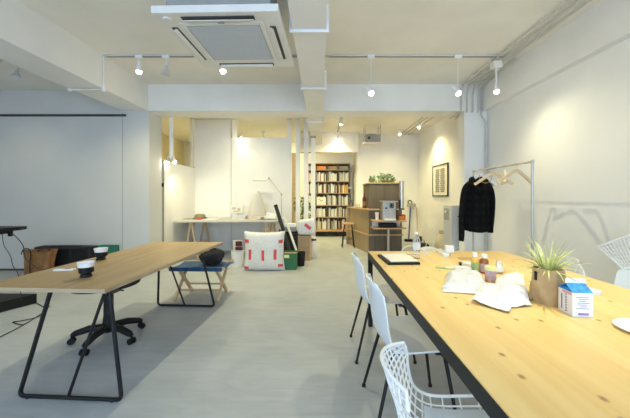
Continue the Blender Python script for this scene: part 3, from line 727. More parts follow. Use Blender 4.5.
# ------------------------------------------------------------------ left desk
DR = R(-3.4)
dc = Vector((-1.685, 2.745, 0))
t = thing('work_desk', 'long oak topped work desk on black tube frames', 'desk', dc, DR)
DW, DL, DZ = .84, 1.84, .72
MB().box((0, 0, DZ-.0125), (DW, DL, .025)).build('tabletop', 'oak', t)
ed = MB(); ed.box((0, -DL/2-.001, DZ-.0125), (DW, .003, .024)); ed.box((DW/2+.001, 0, DZ-.0125), (.003, DL, .024)); ed.build('edge_band', 'oakedge', t)
def deskframe(y, bl, br, tl, tr, diag_top, nm):
    fr = MB(); r_ = .0125; zb = .013; zt = DZ-.03
    def rc(p0, p1, p2, n=5, rad=.04):
        a = (p0-p1).normalized()*rad; b_ = (p2-p1).normalized()*rad
        return [(p1+a)*(1-t_)**2+p1*2*t_*(1-t_)+(p1+b_)*t_*t_ for t_ in [i/n for i in range(n+1)]]
    A, B, D_, E = Vector((tl, y, zt)), Vector((bl, y, zb)), Vector((br, y, zb)), Vector((tr, y, zt))
    fr.tube([A]+rc(A, B, D_)+rc(B, D_, E)+[E], r_, 10)
    fr.tube([Vector(((bl*.52+br*.48), y, zb)), Vector((diag_top, y, zt))], .0095, 8)
    o = fr.build('leg_frame', 'black', t)
    MB().box(((tl+tr)/2, y, DZ-.029), (abs(tr-tl)+.10, .05, .008)).build('mounting_plate', 'black', t)
    for x in (bl+.06, br-.06): MB().cyl((x, y, 0), (x, y, .012), .012, seg=10).build('foot', 'blackp', o)
deskframe(-.87, -.195, .49, .02, .41, .38, 'near')
deskframe(.70, -.27, .41, -.25, .24, -.20, 'far')
# cups
def coffee_cup(label, q):
    t = thing('coffee_cup', label, 'cup', q)
    MB().lathe([(0, 0), (.036, 0), (.038, .004), (.034, .012), (.03, .02), (.036, .026), (.042, .03), (.044, .06), (.0445, .074), (0, .074)]).build('holder', 'blackp', t)
    MB().lathe([(.040, .070), (.048, .070), (.053, .098), (.0545, .102), (.051, .102), (.044, .078), (0, .074)], seg=32).build('cup_insert', 'cup', t)
    MB().box((.046, 0, .05), (.01, .02, .03), bev=.003).build('handle', 'blackp', t)
    return t
def D(px, py): return on(px, py, DZ)
cc = coffee_cup('white cup in black holder, nearer one on the oak desk', D(86, 276.5))
copyof(cc, 'white cup in black holder, farther one near the desk back edge', D(101, 259.5), R(20))
t = thing('remote_control', 'slim white remote control lying on the oak desk', 'remote control', D(64.5, 270.5), R(6))
MB().box((0, 0, .006), (.145, .034, .012), bev=.003).build('housing', 'white', t)
MB().box((.02, 0, .0125), (.04, .02, .001)).build('buttons', 'grey', t)
# swivel stool
t = thing('swivel_stool', 'black five-star swivel stool on castors under the oak desk', 'stool', (-1.915, 2.66, 0), 0)
MB().lathe([(0, .135), (.045, .135), (.052, .11), (.05, .075), (0, .07)]).build('hub', 'blackp', t)
MB().tube([(0, 0, .12), (0, 0, .22), (0, 0, .40)], [.05, .04, .038], 18).build('column_cover', 'blackp', t); MB().cyl((0, 0, .27), (0, 0, .49), .016).build('gas_lift', 'black', t)
MB().box((0, 0, .49), (.20, .24, .035), bev=.01).build('mechanism', 'blackp', t)
MB().loft([(.0, -.03, .485, .20, .20), (.0, -.03, .50, .26, .26), (.0, -.03, .54, .27, .27), (.0, -.03, .56, .23, .23)], 28).build('seat', 'blackf', t)
MB().tube(curve_pts([(.1, -.05, .49), (.16, -.08, .47), (.2, -.1, .47)], 4), .007, 8).build('lever', 'black', t)
for k in range(5):
    a = R(72*k+54); d = Vector((math.cos(a), math.sin(a), 0))
    MB().tube([d*.03+Vector((0, 0, .115)), d*.15+Vector((0, 0, .112)), d*.25+Vector((0, 0, .085)), d*.275+Vector((0, 0, .072))], [.032, .030, .026, .018], 10).build('base_arm', 'blackp', t); arm_ = C.objects[-1]
    c = d*.275; ax = Vector((-d.y, d.x, 0)); cs = MB()
    for s_ in (-1, 1): cs.cyl(c+ax*s_*.009+Vector((0, 0, .026)), c+ax*s_*.026+Vector((0, 0, .026)), .026, seg=18)
    cs.cyl(c+Vector((0, 0, .03)), c+Vector((0, 0, .072)), .008, seg=8); cs.build('castor', 'blackp', arm_)

# camp stool
t = thing('folding_stool', 'wooden X-leg folding stool with blue canvas seat behind the desk', 'stool', (-1.52, 3.80, 0), R(-2))
for s_ in (-1, 1):
    x = s_*.265
    MB().bar((x, -.20, .005), (x, .165, .395), .028, .036, .003).build('leg', 'beech', t)
    MB().bar((x-s_*.03, .20, .005), (x-s_*.03, -.165, .395), .028, .036, .003).build('leg', 'beech', t)
for s_ in (-1, 1):
    MB().box((0, s_*.19, .400), (.68, .036, .032), bev=.004).build('seat_rail', 'beech', t)
    MB().cyl((-.25, s_*.11, .115 if s_ < 0 else .13), (.25, s_*.11, .115 if s_ < 0 else .13), .012, seg=10).build('stretcher', 'beech', t)
MB().grid(lambda u, v: Vector((-.325+.65*u, -.215+.43*v, .422-.028*math.sin(PI*v)**.8-.004*math.sin(9*u))), 12, 16, .005).build('canvas_seat', 'blue', t)
sk = MB(); sk.box((0, -.2145, .398), (.65, .004, .05)); sk.box((0, .2145, .398), (.65, .004, .05)); sk.build('canvas_edge', 'blue', t)
t = thing('black_bag', 'black crumpled bag resting on the blue folding stool', 'bag', (-1.40, 3.82, .405), R(15))
def bagf(u, v):
    a = u*2*PI; th = v*PI; n_ = 1+.16*noise.noise(Vector((math.cos(a)*2, math.sin(a)*2, v*4)))
    return Vector((.15*math.sin(th)**.8*math.cos(a)*n_-.03*v, .12*math.sin(th)**.6*math.sin(a)*n_, .095-.095*math.cos(th)*n_ + (.02*math.cos(a) if v > .5 else 0)))
MB().grid(bagf, 24, 14).build('bag_body', 'blackf', t)
MB().tube(curve_pts([(-.1, -.02, .14), (-.08, -.05, .2), (.02, -.05, .21), (.08, -.02, .15)], 5), .008, 8).build('strap', 'blackf', t)

# ------------------------------------------------------------------ things along the left wall
t = thing('equipment_stand', 'black flat-topped equipment stand with hanging cables at the left edge', 'equipment stand', (-3.75, 3.35, 0), R(-62))
# local x runs along the stand
tz = H-(229-CY)/F*3.4
t.rotation_euler = (0, 0, 0)
dk = MB(); dk.prism([(-.55, -.22), (.20, -.22), (.30, .02), (.27, .14), (-.55, .14)], tz-.012, tz+.025); dk.build('deck', 'blackp', t)
MB().box((.02, -.02, tz-.03), (.36, .16, .035), bev=.01).build('deck_housing', 'blackp', t)
MB().box((-.22, 0, tz/2), (.08, .08, tz-.06)).build('post', 'black', t)
MB().box((.2, .02, tz-.055), (.03, .03, .05)).build('bracket', 'blackp', t)
bs = MB(); bs.prism([(-.55, .22), (.33, .20), (.19, -.12), (-.55, -.34)], 0, .115); bs.build('base', 'blackp', t)
for k, pts in enumerate(([(.22, .02, tz-.05), (.27, .03, tz-.10), (.33, .04, tz-.2), (.345, .05, tz-.33), (.36, .2, tz-.50), (.4, .3, .40)],
                         [(.13, .0, tz-.05), (.15, .0, tz-.18), (.20, .02, tz-.30), (.22, .03, tz-.42), (.27, .04, tz-.52), (.30, .05, .08)],
                         [(.02, -.1, tz-.06), (.01, -.1, tz-.18), (-.04, -.1, tz-.3), (-.12, -.1, tz-.42), (-.2, -.1, tz-.60)],
                         [(0, -.1, tz-.06), (-.1, -.1, tz-.08), (-.2, -.12, tz-.15), (-.26, -.1, tz-.3)])):
    MB().tube(curve_pts(pts, 6), .0045 if k == 0 else .0035, 6).build('cable', 'cable', t)
for k, (pp, lb) in enumerate((([(34, 301), (40, 305), (46, 308), (43, 314), (34, 318), (20, 321), (13, 322), (18, 324), (24, 325)], 'thin black cable squiggling on the floor behind the desk leg'),
                              ([(50, 306), (42, 313), (30, 321), (14, 330), (0, 337), (-14, 345)], 'black cable running forward to the left picture edge on the floor'))):
    pts = [on(x, y, .006) for x, y in pp]
    o = MB().tube(curve_pts(pts, 5), .0045, 6).build('floor_cable', 'cable'); tag(o, lb, 'cable')
t = thing('leather_bag', 'tan brown leather bag with black strap on the floor by the left wall', 'bag', (-4.57, 4.78, 0))
bg = MB(); bg.grid(lambda u, v: Vector(((.20+.035*v-.02*math.sin(PI*v))*(1 if abs(math.cos(u*2*PI)) > .999 else (1 if math.cos(u*2*PI) > 0 else -1)*abs(math.cos(u*2*PI))**.35)+.008*noise.noise(Vector((u*8, v*6, 1))),
    (.085-.02*v)*(1 if math.sin(u*2*PI) > 0 else -1)*abs(math.sin(u*2*PI))**.5, .003+v*(.405+.02*math.sin(u*2*PI*2+1)))), 48, 12, .004)
bg.build('bag_body', 'leather', t)
MB().box((0, 0, .012), (.36, .14, .016)).build('bag_bottom', 'leather', t)
MB().tube(curve_pts([(-.2, -.085, .36), (-.16, -.09, .44), (-.08, -.09, .45), (-.045, -.09, .36), (-.05, -.10, .15), (-.04, -.095, .03)], 6), .007, 8).build('strap', 'blackf', t)
MB().tube(curve_pts([(.0, -.02, .40), (.08, -.04, .44), (.16, -.02, .44), (.2, .0, .40)], 6), .012, 8).build('handle', 'maroon', t)
t = thing('equipment_case', 'wide black fabric case with three panels standing against the left wall', 'case', (-4.30, 4.995, 0))
MB().box((0, 0, .222), (.95, .20, .44), bev=.02).build('case_body', 'blackf', t)
for x in (-.30, -.0, .29): MB().box((x, -.103, .26), (.25, .012, .30), bev=.004).build('front_panel', 'blackp', t)
MB().box((0, -.01, .448), (.5, .05, .015), bev=.004).build('handle', 'blackp', t)
t = thing('green_box', 'flat green box standing against the wall behind the farther cup', 'box', (-3.63, 5.04, 0))
MB().box((0, 0, .225), (.30, .10, .45), bev=.006).build('box_body', 'greenb', t)
MB().box((0, -.052, .34), (.12, .004, .06)).build('box_label', 'green', t)

# ------------------------------------------------------------------ long back desk and things on it
t = thing('long_desk', 'long thin grey topped desk on wooden trestles against the white partition', 'desk', (-1.93, 6.42, 0))
MB().box((0, 0, .769), (2.05, 1.04, .022)).build('tabletop', 'greyfab', t)
def trestle(x):
    tr = MB()
    for y in (-.42, .28):
        for s_ in (-1, 1): tr.bar((x+s_*.012, y, .73), (x+s_*.14, y, .003), .022, .035)
        tr.bar((x-.085, y, .28), (x+.085, y, .28), .018, .03)
    tr.bar((x, -.46, .741), (x, .34, .741), .045, .035); tr.build('trestle', 'beech', t)
trestle(-.71); trestle(.83)
DT = .780
def B(px, Y): return Vector(((px-CX)/F*Y, Y, DT))
q = B(200, 6.55)
t = thing('felt_hat', 'small olive and black cap lying on the long desk', 'cap', q)
MB().lathe([(0, .11), (.07, .11), (.11, .09), (.12, .05), (.125, .03), (0, .03)]).build('crown', 'olive', t)
MB().lathe([(0, 0), (.14, 0), (.165, .015), (.14, .03), (0, .03)]).build('brim', 'blackf', t)
o = MB().box((0, 0, .008), (.36, .2, .016)).build('magazine', 'grey', loc=B(189, 6.45)); tag(o, 'dark thin magazine at the left end of the long desk', 'magazine')
o = MB().box((0, 0, .014), (.13, .16, .028), bev=.003).build('notebook', 'red', loc=B(199, 6.40), rz=R(10)); tag(o, 'small red notebook next to the dark magazine', 'notebook')
o = MB().box((0, 0, .006), (.30, .2, .012)).build('paper_stack', 'paper', loc=B(211, 6.45), rz=R(-5)); tag(o, 'low stack of white paper in the middle of the long desk', 'paper')
t = thing('photo_print', 'pale print propped against the white partition on the long desk', 'print', (B(237, 6.93)))
MB().box((0, 0, .20), (.28, .008, .19)).build('sheet', 'cream', t); MB().box((0, .0, .055), (.02, .04, .11)).build('stand', 'white', t)
im = MB()
for k, (x, z_, a_, b_) in enumerate(((-.07, .22, .09, .06), (.05, .19, .07, .08), (-.03, .15, .12, .03))): im.box((x, -.005, z_), (a_, .002, b_))
im.build('printed_image', mat('faded_ink', (.58, .54, .46), .8, var=.25, scale=60), t)
t = thing('acrylic_tray', 'clear low tray in front of the propped print', 'tray', B(240, 6.55))
tr = MB(); tr.box((0, 0, .004), (.28, .2, .006))
for a_, b_, c_, d_ in ((0, -.1, .28, .005), (0, .1, .28, .005), (-.14, 0, .005, .2), (.14, 0, .005, .2)): tr.box((a_, b_, .035), (c_, d_, .07))
tr.build('tray_body', 'film', t)
t = thing('shade_cone', 'tall pale rounded cone built for a soft shadow above the long desk', 'shadow cone', B(257, 6.70))  # solid cone standing in for a soft cast shadow, shade in its grey
MB().lathe([(.225, .003), (.21, .10), (.19, .2), (.16, .33), (.12, .45), (.07, .56), (.03, .61), (0, .625)], seg=36).build('cone', mat('shade_grey', (.62, .59, .53), .9, var=.02), t)
for k, (px, Y, m, sx, sy, h_, rz) in enumerate(((254, 6.46, 'orange', .30, .2, .02, 3), (256, 6.46, 'beige', .26, .19, .03, -6), (259, 6.46, 'card', .24, .18, .025, 8))):
    q = B(px, Y); q.z += sum((.02, .03, .025)[:k])
    lab = ('orange book at the bottom of the small stack on the long desk', 'beige book in the middle of the small stack on the long desk', 'brown book on top of the small stack on the long desk')[k]
    t = thing('book', lab, 'book', q, R(rz), 'stacked books on the long desk')
    MB().box((0, 0, h_/2), (sx, sy, h_)).build('cover', m, t); MB().box((.003, -.004, h_/2), (sx, sy, h_*.7)).build('pages', 'cream', t)
q = B(271, 6.48)
o = crumple([Vector((q.x-.13, q.y-.1, 0)), Vector((q.x+.13, q.y-.1, 0)), Vector((q.x+.12, q.y+.12, 0)), Vector((q.x-.12, q.y+.12, 0))], .11, .05, 41, n=12, z0=DT).build('cloth_heap', 'paper'); tag(o, 'crumpled white cloth at the right end of the long desk', 'cloth')
t = thing('desk_lamp', 'white jointed desk lamp at the right end of the long desk', 'lamp', B(281.6, 6.7))
zz = lambda y, Y=6.7: H-(y-CY)/F*Y-DT
xx = lambda x, Y=6.7: (x-281.6)/F*Y
MB().box((0, -.02, .012), (.09, .09, .022), bev=.004).build('base', 'white', t)
MB().cyl((0, 0, .02), (0, 0, zz(194.4)), .009, seg=10).build('post', 'silver', t)
MB().cyl((0, 0, zz(194.4)), (xx(269), 0, zz(178)), .010, seg=10).build('arm', 'silver', t)
MB().ball((0, 0, zz(194.4)), .024).build('joint', 'grey', t); MB().ball((xx(269), 0, zz(178)), .022).build('joint', 'grey', t)
MB().box(((xx(266)+xx(253))/2, 0, zz(180.3)), (.30, .07, .025), bev=.008).build('lamp_head', 'silver', t)
MB().cyl((xx(269), 0, zz(178)), (xx(265), 0, zz(180)), .01).build('neck', 'white', t)

# ------------------------------------------------------------------ floor things in front of the long desk
t = thing('waste_bin', 'white round bin holding maroon paper left of the wrapped parcel', 'bin', (-1.53, 5.42, 0))
MB().lathe([(0, .004), (.09, .004), (.095, 0), (.118, .28), (.124, .285), (.114, .285), (.09, .01), (0, .01)]).build('bin_body', 'white', t)
t = thing('paper_roll', 'maroon and white printed sheet standing in the white bin', 'poster', (-1.53, 5.42, .012), R(5))
MB().grid(lambda u, v: Vector((-.085+.17*u, .02+.03*math.sin(3*u), .001+.46*v)), 10, 4, .003).build('sheet', 'cream', t)
MB().box((.02, .0, .40), (.12, .006, .09)).build('printed_panel', 'maroon', t)
MB().box((.02, .015, .31), (.13, .006, .06)).build('printed_panel', 'maroon', t)
# bubble wrapped parcel
t = thing('wrapped_parcel', 'large bubble-wrapped square parcel with strips of red tape on the floor', 'parcel', (-.985, 5.13, 0))
PW, PH = .69, .665
def pf(u, v, s_, ex=0):
    x = (u*2-1); y = (v*2-1); th = .085*((1-x**6)*(1-y**6))**.45
    cor = .018*(abs(x*y))**3
    px_ = x*(PW/2-.012*(1-y*y)+cor)+.006*noise.noise(Vector((u*4, v*4, 2))); pz = PH/2+y*(PH/2-.012*(1-x*x)*(1 if y > 0 else 0)+(cor if y > 0 else 0))
    return Vector((px_, s_*(th+ex+.006*noise.noise(Vector((u*6, v*6, s_)))), pz+.002))
pb = MB(); pb.grid(lambda u, v: pf(u, v, -1), 30, 30); pb.grid(lambda u, v: pf(u, v, 1), 30, 30)
bmesh.ops.remove_doubles(pb.b, verts=pb.b.verts, dist=.008); pb.build('wrapping', 'bubble', t)
for (u0, u1, v0, v1) in ((.02, .13, .73, .82), (.02, .13, .05, .12), (.88, .98, .72, .81), (.86, .98, .11, .18), (.12, .19, .30, .56), (.45, .52, .27, .54), (.76, .84, .30, .56)):
    MB().grid(lambda u, v: pf(lerp(u0, u1, u), lerp(v0, v1, v), -1, .004), 6, 6, .001).build('red_tape', 'redtape', t)
MB().grid(lambda u, v: pf(lerp(.55, .78, u), lerp(.63, .74, v), -1, .004), 6, 6, .001).build('paper_label', 'paper', t)
t = thing('green_bag', 'dark green box bag with a pale label beside the wrapped parcel', 'box', (-.55, 5.24, 0), R(-3))
gb = MB(); gb.box((0, -.09, .145), (.245, .006, .29)); gb.box((0, .09, .155), (.245, .006, .31)); gb.box((-.12, 0, .145), (.006, .18, .29)); gb.box((.12, 0, .145), (.006, .18, .29)); gb.box((0, 0, .004), (.24, .18, .006)); gb.build('box_body', 'green', t)
MB().box((-.045, -.094, .235), (.09, .003, .055)).build('box_label', 'yellow', t)
MB().box((0, 0, .22), (.22, .16, .12)).build('contents', 'card', t)
t = thing('black_bin', 'small round black bin holding a white roll', 'bin', (-.375, 5.46, 0))
MB().lathe([(0, .004), (.065, .004), (.068, 0), (.085, .25), (.09, .255), (.081, .255), (.06, .01), (0, .01)]).build('bin_body', 'blackp', t)
o = MB().cyl((-.36, 5.45, .012), (-.70, 5.62, .91), .021, seg=16).build('white_roll', 'cream'); tag(o, 'long white paper roll leaning out of the black bin', 'paper roll')
t = thing('poster_tube', 'long black dotted tube leaning against the desk end', 'tube', (0, 0, 0))
MB().cyl((-.52, 5.62, .01), (-.90, 5.86, 1.10), .036, seg=20).build('tube_body', mat('black_dotted', (.02, .02, .02), .4, var=.9, scale=60), t)
MB().cyl((-.892, 5.855, 1.078), (-.903, 5.862, 1.110), .039, seg=20).build('end_cap', 'blackp', t)
t = thing('storage_cart', 'black wheeled cart loaded with boxes behind the green bag', 'cart', (-.655, 6.10, 0))
for z_ in (.06, .36, .56): MB().box((0, 0, z_), (.40, .34, .025)).build('shelf', 'blackp', t)
for x in (-1, 1):
    for y in (-1, 1): MB().cyl((x*.18, y*.15, .03), (x*.18, y*.15, .62), .012, seg=8).build('post', 'black', t)
for x in (-1, 1):
    for y in (-1, 1): MB().ball((x*.18, y*.15, .025), .025).build('castor', 'blackp', t)
MB().box((.0, -.175, .35), (.39, .008, .42)).build('cloth_side', 'blackf', t)
o = MB().box((0, 0, .045), (.30, .22, .09), bev=.004).build('grey_box', 'grey', loc=(-.66, 6.05, .574)); tag(o, 'flat grey box on top of the black cart', 'box')
o = MB().box((0, 0, .03), (.24, .2, .06), bev=.006).build('white_box', 'white', loc=(-.64, 6.06, .665), rz=R(6)); tag(o, 'small white box stacked on the grey box on the cart', 'box')
t = thing('cardboard_box', 'tall open brown cardboard box under the small wrapped parcel', 'box', (-.33, 5.98, 0), R(-6))
cb = MB(); cb.box((0, 0, .25), (.24, .22, .50)); cb.build('box_body', 'card', t)
MB().box((.123, 0, .25), (.004, .22, .49)).build('side_panel', 'beech', t)
t = thing('wrapped_parcel', 'small bubble-wrapped parcel with one red tape on the cardboard box', 'parcel', (-.295, 5.92, .503), R(-4))
def pf2(u, v, s_, ex=0):
    x = (u*2-1); y = (v*2-1)
    return Vector((x*(.19-.03*y*y)+.01*noise.noise(Vector((u*5, v*5, 4))), s_*(.10*((1-x**6)*(1-y**6))**.45+ex), .165+y*.16+.03*x*(y+1)/2+.012*noise.noise(Vector((u*5, v*5, 9)))*(v)))
pb = MB(); pb.grid(lambda u, v: pf2(u, v, -1), 20, 20); pb.grid(lambda u, v: pf2(u, v, 1), 20, 20); bmesh.ops.remove_doubles(pb.b, verts=pb.b.verts, dist=.006); pb.build('wrapping', 'bubble', t)
MB().grid(lambda u, v: pf2(.42+.28*u+.1*v, .62-.30*u+.16*v, -1, .004), 6, 4, .001).build('red_tape', 'redtape', t)
t = thing('white_sack', 'white plastic sack with a black band on the floor right of the cardboard box', 'sack', (-.155, 6.15, 0))
MB().loft([(0, 0, .002, .06, .07), (0, 0, .03, .078, .09), (.005, 0, .15, .085, .09), (0, 0, .3, .07, .08), (0, 0, .37, .05, .06), (0, 0, .43, .06, .05)], 20).build('sack_body', 'bubble', t)
MB().loft([(0, 0, .365, .056, .066), (0, 0, .40, .059, .066)], 20).build('band', 'blackp', t)

# ------------------------------------------------------------------ bookcase
BY0, BY1 = 9.45, 9.78
cx0, cwid = -.53, .36
zs = [.216, .62, .997, 1.39, 1.765, 2.14, 2.34]
t = thing('bookcase', 'tall wooden bookcase full of books at the far end of the passage', 'bookcase', (.19, (BY0+BY1)/2, 0))
lx = lambda x: x-.19
bk = MB()
for k in range(5): bk.box((lx(cx0+k*cwid), 0, 1.17), (.028, .33, 2.34))
bk.build('upright', 'walnut', t)
for k, z_ in enumerate(zs): MB().box((0, -.005, z_-.012), (1.44, .33, .026)).build('shelf', 'shelfw', t)
MB().box((0, .16, 1.17), (1.46, .012, 2.30)).build('back_panel', 'walnut', t)
MB().box((0, -.08, .19), (1.46, .48, .045)).build('bottom_ledge', 'shelfw', t)
MB().box((0, .05, .09), (1.44, .2, .15)).build('dark_gap', 'dark', t)  # dark block in place of the shaded open space under the ledge
bc = [(.80, .77, .68), (.72, .70, .64), (.86, .84, .78), (.62, .58, .48), (.40, .13, .10), (.08, .08, .09), (.30, .33, .28), (.66, .60, .40), (.12, .14, .22), (.80, .80, .74), (.84, .78, .62), (.70, .42, .14)]
bcn = ['cream', 'pale grey', 'white', 'khaki', 'red', 'black', 'dark green', 'mustard', 'navy', 'ivory', 'buff', 'orange']
orde = ['first', 'second', 'third', 'fourth', 'fifth', 'sixth', 'seventh', 'eighth', 'ninth', 'tenth', 'eleventh', 'twelfth', 'thirteenth', 'fourteenth', 'fifteenth', 'sixteenth']
bmats = [mat('book_cover_%d' % i, c, .6, var=.06, scale=30) for i, c in enumerate(bc)]
rnd = random.Random(11)
rows = ['lowest', 'second lowest', 'middle', 'second highest', 'highest full']
colsn = ['leftmost column', 'second column', 'third column', 'right column']
proto = {}
for r_ in range(5):
    z0 = zs[r_]+.001; hh = zs[r_+1]-zs[r_]-.03
    for c_ in range(4):
        x = cx0+c_*cwid+.018; xe = cx0+(c_+1)*cwid-.018
        if r_ == 2 and c_ == 1:
            o = MB().box((0, 0, .13), (.30, .02, .25)).build('picture_card', 'cream', loc=(x+.16, BY0+.03, z0)); tag(o, 'pale picture card facing out on the middle bookcase shelf', 'card')
            MB().tube([(-.08, -.012, .20), (0, -.012, .13), (.06, -.012, .16)], .006, 6).build('drawn_line', 'blackp', o)
            x += 0
        lab = 'upright book in the %s row, %s of the far bookcase' % (rows[r_], colsn[c_])
        grp = 'books, %s row, %s' % (rows[r_], colsn[c_])
        nb = 0
        while x < xe-.02:
            th = rnd.uniform(.022, .048)
            if x+th > xe: break
            hb_ = hh*rnd.uniform(.66, .95); dp = rnd.uniform(.17, .23)
            mi = rnd.choice([0, 0, 1, 1, 2, 2, 2, 3, 4, 5, 5, 6, 7, 9, 9, 9, 10])
            if r_ == 3 and c_ == 3: mi = 11 if rnd.random() < .7 else 10
            nb += 1; lab = '%s book, %s from the left, %s row, %s of the bookcase' % (bcn[mi], orde[nb-1], rows[r_], colsn[c_])
            o = MB().box((0, dp/2, hb_/2), (th*.94, dp, hb_)).build('book', bmats[mi], loc=(x+th/2, BY0+.07, z0)); tag(o, lab, 'book', grp)
            x += th
            if rnd.random() < .06: x += .03
for c_, (m_, nm) in enumerate((('grey', 'grey'), ('orange', 'orange brown'), ('card', 'brown'), ('pinkwhite', 'grey printed'))):
    o = MB().box((0, 0, .055), (.30, .24, .11), bev=.004).build('storage_box', m_, loc=(cx0+(c_+.5)*cwid, 9.62, zs[5]+.001)); tag(o, '%s flat box in the top row of the bookcase, %s' % (nm, colsn[c_]), 'box')

# leafy plants helper
def leafball(mb, c, rx, rz_, n, seed, L=.05):
    rn = random.Random(seed)
    for _ in range(n):
        a = rn.uniform(0, 2*PI); e = rn.uniform(-.3, 1.4); r_ = rn.uniform(.4, 1)
        p_ = Vector(c)+Vector((math.cos(a)*math.cos(e)*rx*r_, math.sin(a)*math.cos(e)*rx*r_*.8, math.sin(e)*rz_*r_))
        d = Vector((math.cos(a)+rn.uniform(-.6, .6), math.sin(a)+rn.uniform(-.6, .6), rn.uniform(-.5, .8))).normalized(); s_ = d.orthogonal().normalized()
        l_ = L*rn.uniform(.6, 1.3)
        v_ = [mb.b.verts.new(q) for q in (p_, p_+d*l_*.5+s_*l_*.32, p_+d*l_, p_+d*l_*.5-s_*l_*.32)]
        mb.b.faces.new(v_)
        mb.tube([Vector(c)+Vector((0, 0, -.02)), p_], .0015, 4, cap=False) if _ % 4 == 0 else None
t = thing('potted_plant', 'leafy green plant seen between the white posts', 'plant', (-.47, 7.45, 0))
MB().lathe([(0, 0), (.10, 0), (.13, .28), (.12, .28), (.1, .25), (0, .25)]).build('pot', 'offwhite', t)
MB().tube([(0, 0, .25), (.01, 0, .6), (0, 0, .95)], .012, 8).build('stem', 'leather', t)
lfm = MB(); leafball(lfm, (0, 0, .98), .20, .34, 150, 3, .09); leafball(lfm, (.05, 0, .75), .16, .18, 60, 4, .09); lfm.smooth = False
lfm.build('leaves', 'leaf2', t, fixn=False)

# ------------------------------------------------------------------ counter unit
P0 = (1.07, 6.6); P1 = (.77, 7.9)
t = thing('counter', 'grey brown service counter with oak ledge and tall back cabinet', 'counter', (1.4, 7.2, 0))
lc = lambda x, y: (x-1.4, y-7.2)
b1 = MB(); b1.prism([lc(*P0), lc(1.81, 6.6), lc(1.81, 7.9), lc(*P1)], 0, .975); b1.build('lower_body', 'walnut', t)
MB().box((*lc(.80, 7.93), .487), (.24, .05, .97)).build('end_board', 'tanpanel', t)
d = (Vector((P1[0], P1[1], 0))-Vector((P0[0], P0[1], 0))).normalized(); nrm = Vector((-d.y, d.x, 0))
sp = MB(); a0 = Vector((*lc(*P0), 0)); a1 = Vector((*lc(*P1), 0))
for z_, h_ in ((.205, .40), (.70, .53)): sp.bar(a0+nrm*.006+Vector((0, 0, z_)), a1+nrm*.006+Vector((0, 0, z_)), .010, h_)
sp.build('side_panel', 'tanpanel', t)
tp = MB(); tp.prism([lc(1.03, 6.52), lc(1.30, 6.52), lc(1.30, 6.74), lc(1.12, 6.74), lc(1.12, 7.95), lc(.70, 7.95)], .975, 1.003); tp.build('ledge', 'oakx', t)
st = MB(); st.bar(a0+nrm*.016+Vector((0, 0, .42)), a1+nrm*.016+Vector((0, 0, .42)), .03, .03); st.box((*lc(1.44, 6.585), .42), (.78, .035, .03)); st.build('lower_ledge', 'oakx', t)
ub = MB(); ub.prism([lc(1.09, 6.66), lc(1.78, 6.66), lc(1.78, 7.6), lc(1.09, 7.6)], 1.0, 1.57); ub.build('cabinet', 'walnut', t)
cp = MB(); cp.prism([lc(1.065, 6.63), lc(1.80, 6.63), lc(1.80, 7.63), lc(1.065, 7.63)], 1.57, 1.592); cp.build('cabinet_top', 'oakx', t)
MB().box((*lc(1.435, 6.597), .48), (.006, .004, .9)).build('panel_joint', 'dark', t)
MB().box((*lc(1.43, 6.657), 1.29), (.006, .004, .54)).build('panel_joint', 'dark', t)
t2 = thing('coffee_shelf', 'two-level curved oak shelf carrying the coffee machine on the counter front', 'shelf', (1.44, 6.42, 0))
def rrect(x0, x1, y0, y1, r_=.05, n=5):
    out = []
    for cx_, cy_, a0_ in ((x0+r_, y0+r_, PI), (x1-r_, y0+r_, 1.5*PI), (x1, y1, 0), (x0, y1, .5*PI)):
        if cy_ == y1: out.append((cx_, cy_)); continue
        for k in range(n+1): a = a0_+k/n*PI/2; out.append((cx_+r_*math.cos(a), cy_+r_*math.sin(a)))
    return out
for z_, nm in ((.755, 'upper_shelf'), (.60, 'lower_shelf')):
    s = MB(); s.prism(rrect(-.33, .38, -.20, .16), z_-.013, z_+.013); s.build(nm, 'oakx', t2)
MB().box((0, .10, .68), (.62, .02, .13)).build('back_board', 'offwhite', t2)
MB().cyl((.02, -.02, 0), (.02, -.02, .59), .028).build('post', 'silver', t2)
MB().lathe([(0, 0), (.14, 0), (.14, .012), (0, .02)], (.02, -.02, 0)).build('foot_plate', 'silver', t2)
o = MB().box((0, 0, .045), (.36, .22, .09), bev=.01).build('black_tray', 'blackf', loc=(1.44, 6.40, .614)); tag(o, 'black basket between the two shelves under the coffee machine', 'basket')
t = thing('coffee_machine', 'silver automatic coffee machine with dark display panel', 'coffee machine', (1.46, 6.40, .769))
MB().box((0, .03, .20), (.285, .26, .40), bev=.012).build('body', 'silver', t)
MB().box((0, -.02, .405), (.33, .34, .02), bev=.005).build('lid', 'silver', t)
MB().box((.05, -.104, .315), (.085, .008, .095), bev=.002).build('display', 'blackp', t)
MB().box((.028, -.125, .20), (.06, .05, .08), bev=.006).build('spout', 'silver', t)
MB().box((.0, -.15, .02), (.22, .14, .03), bev=.004).build('drip_tray', 'white', t)
MB().cyl((-.07, -.10, .26), (-.07, -.115, .26), .02).build('knob', 'blackp', t)
bt = MB()
for a in range(2):
    for b_ in range(2): bt.box((.03+.04*a, -.109, .29+.045*b_), (.012, .004, .012))
bt.build('buttons', 'white', t)
t = thing('paper_cup', 'stack of white paper cups left of the coffee machine', 'cup', (1.21, 6.38, .769))
MB().lathe([(0, 0), (.032, 0), (.042, .15), (.045, .155), (.043, .16), (.043, .165), (.045, .17), (.04, .17), (0, .168)]).build('cups', 'cup', t)
t = thing('snack_box', 'orange and red snack packet right of the coffee machine', 'packet', (1.74, 6.40, .769), R(5))
MB().box((0, 0, .04), (.11, .09, .08), bev=.004).build('box_body', 'orange', t); MB().box((.06, .02, .06), (.06, .08, .12), bev=.004).build('red_side', 'red', t)
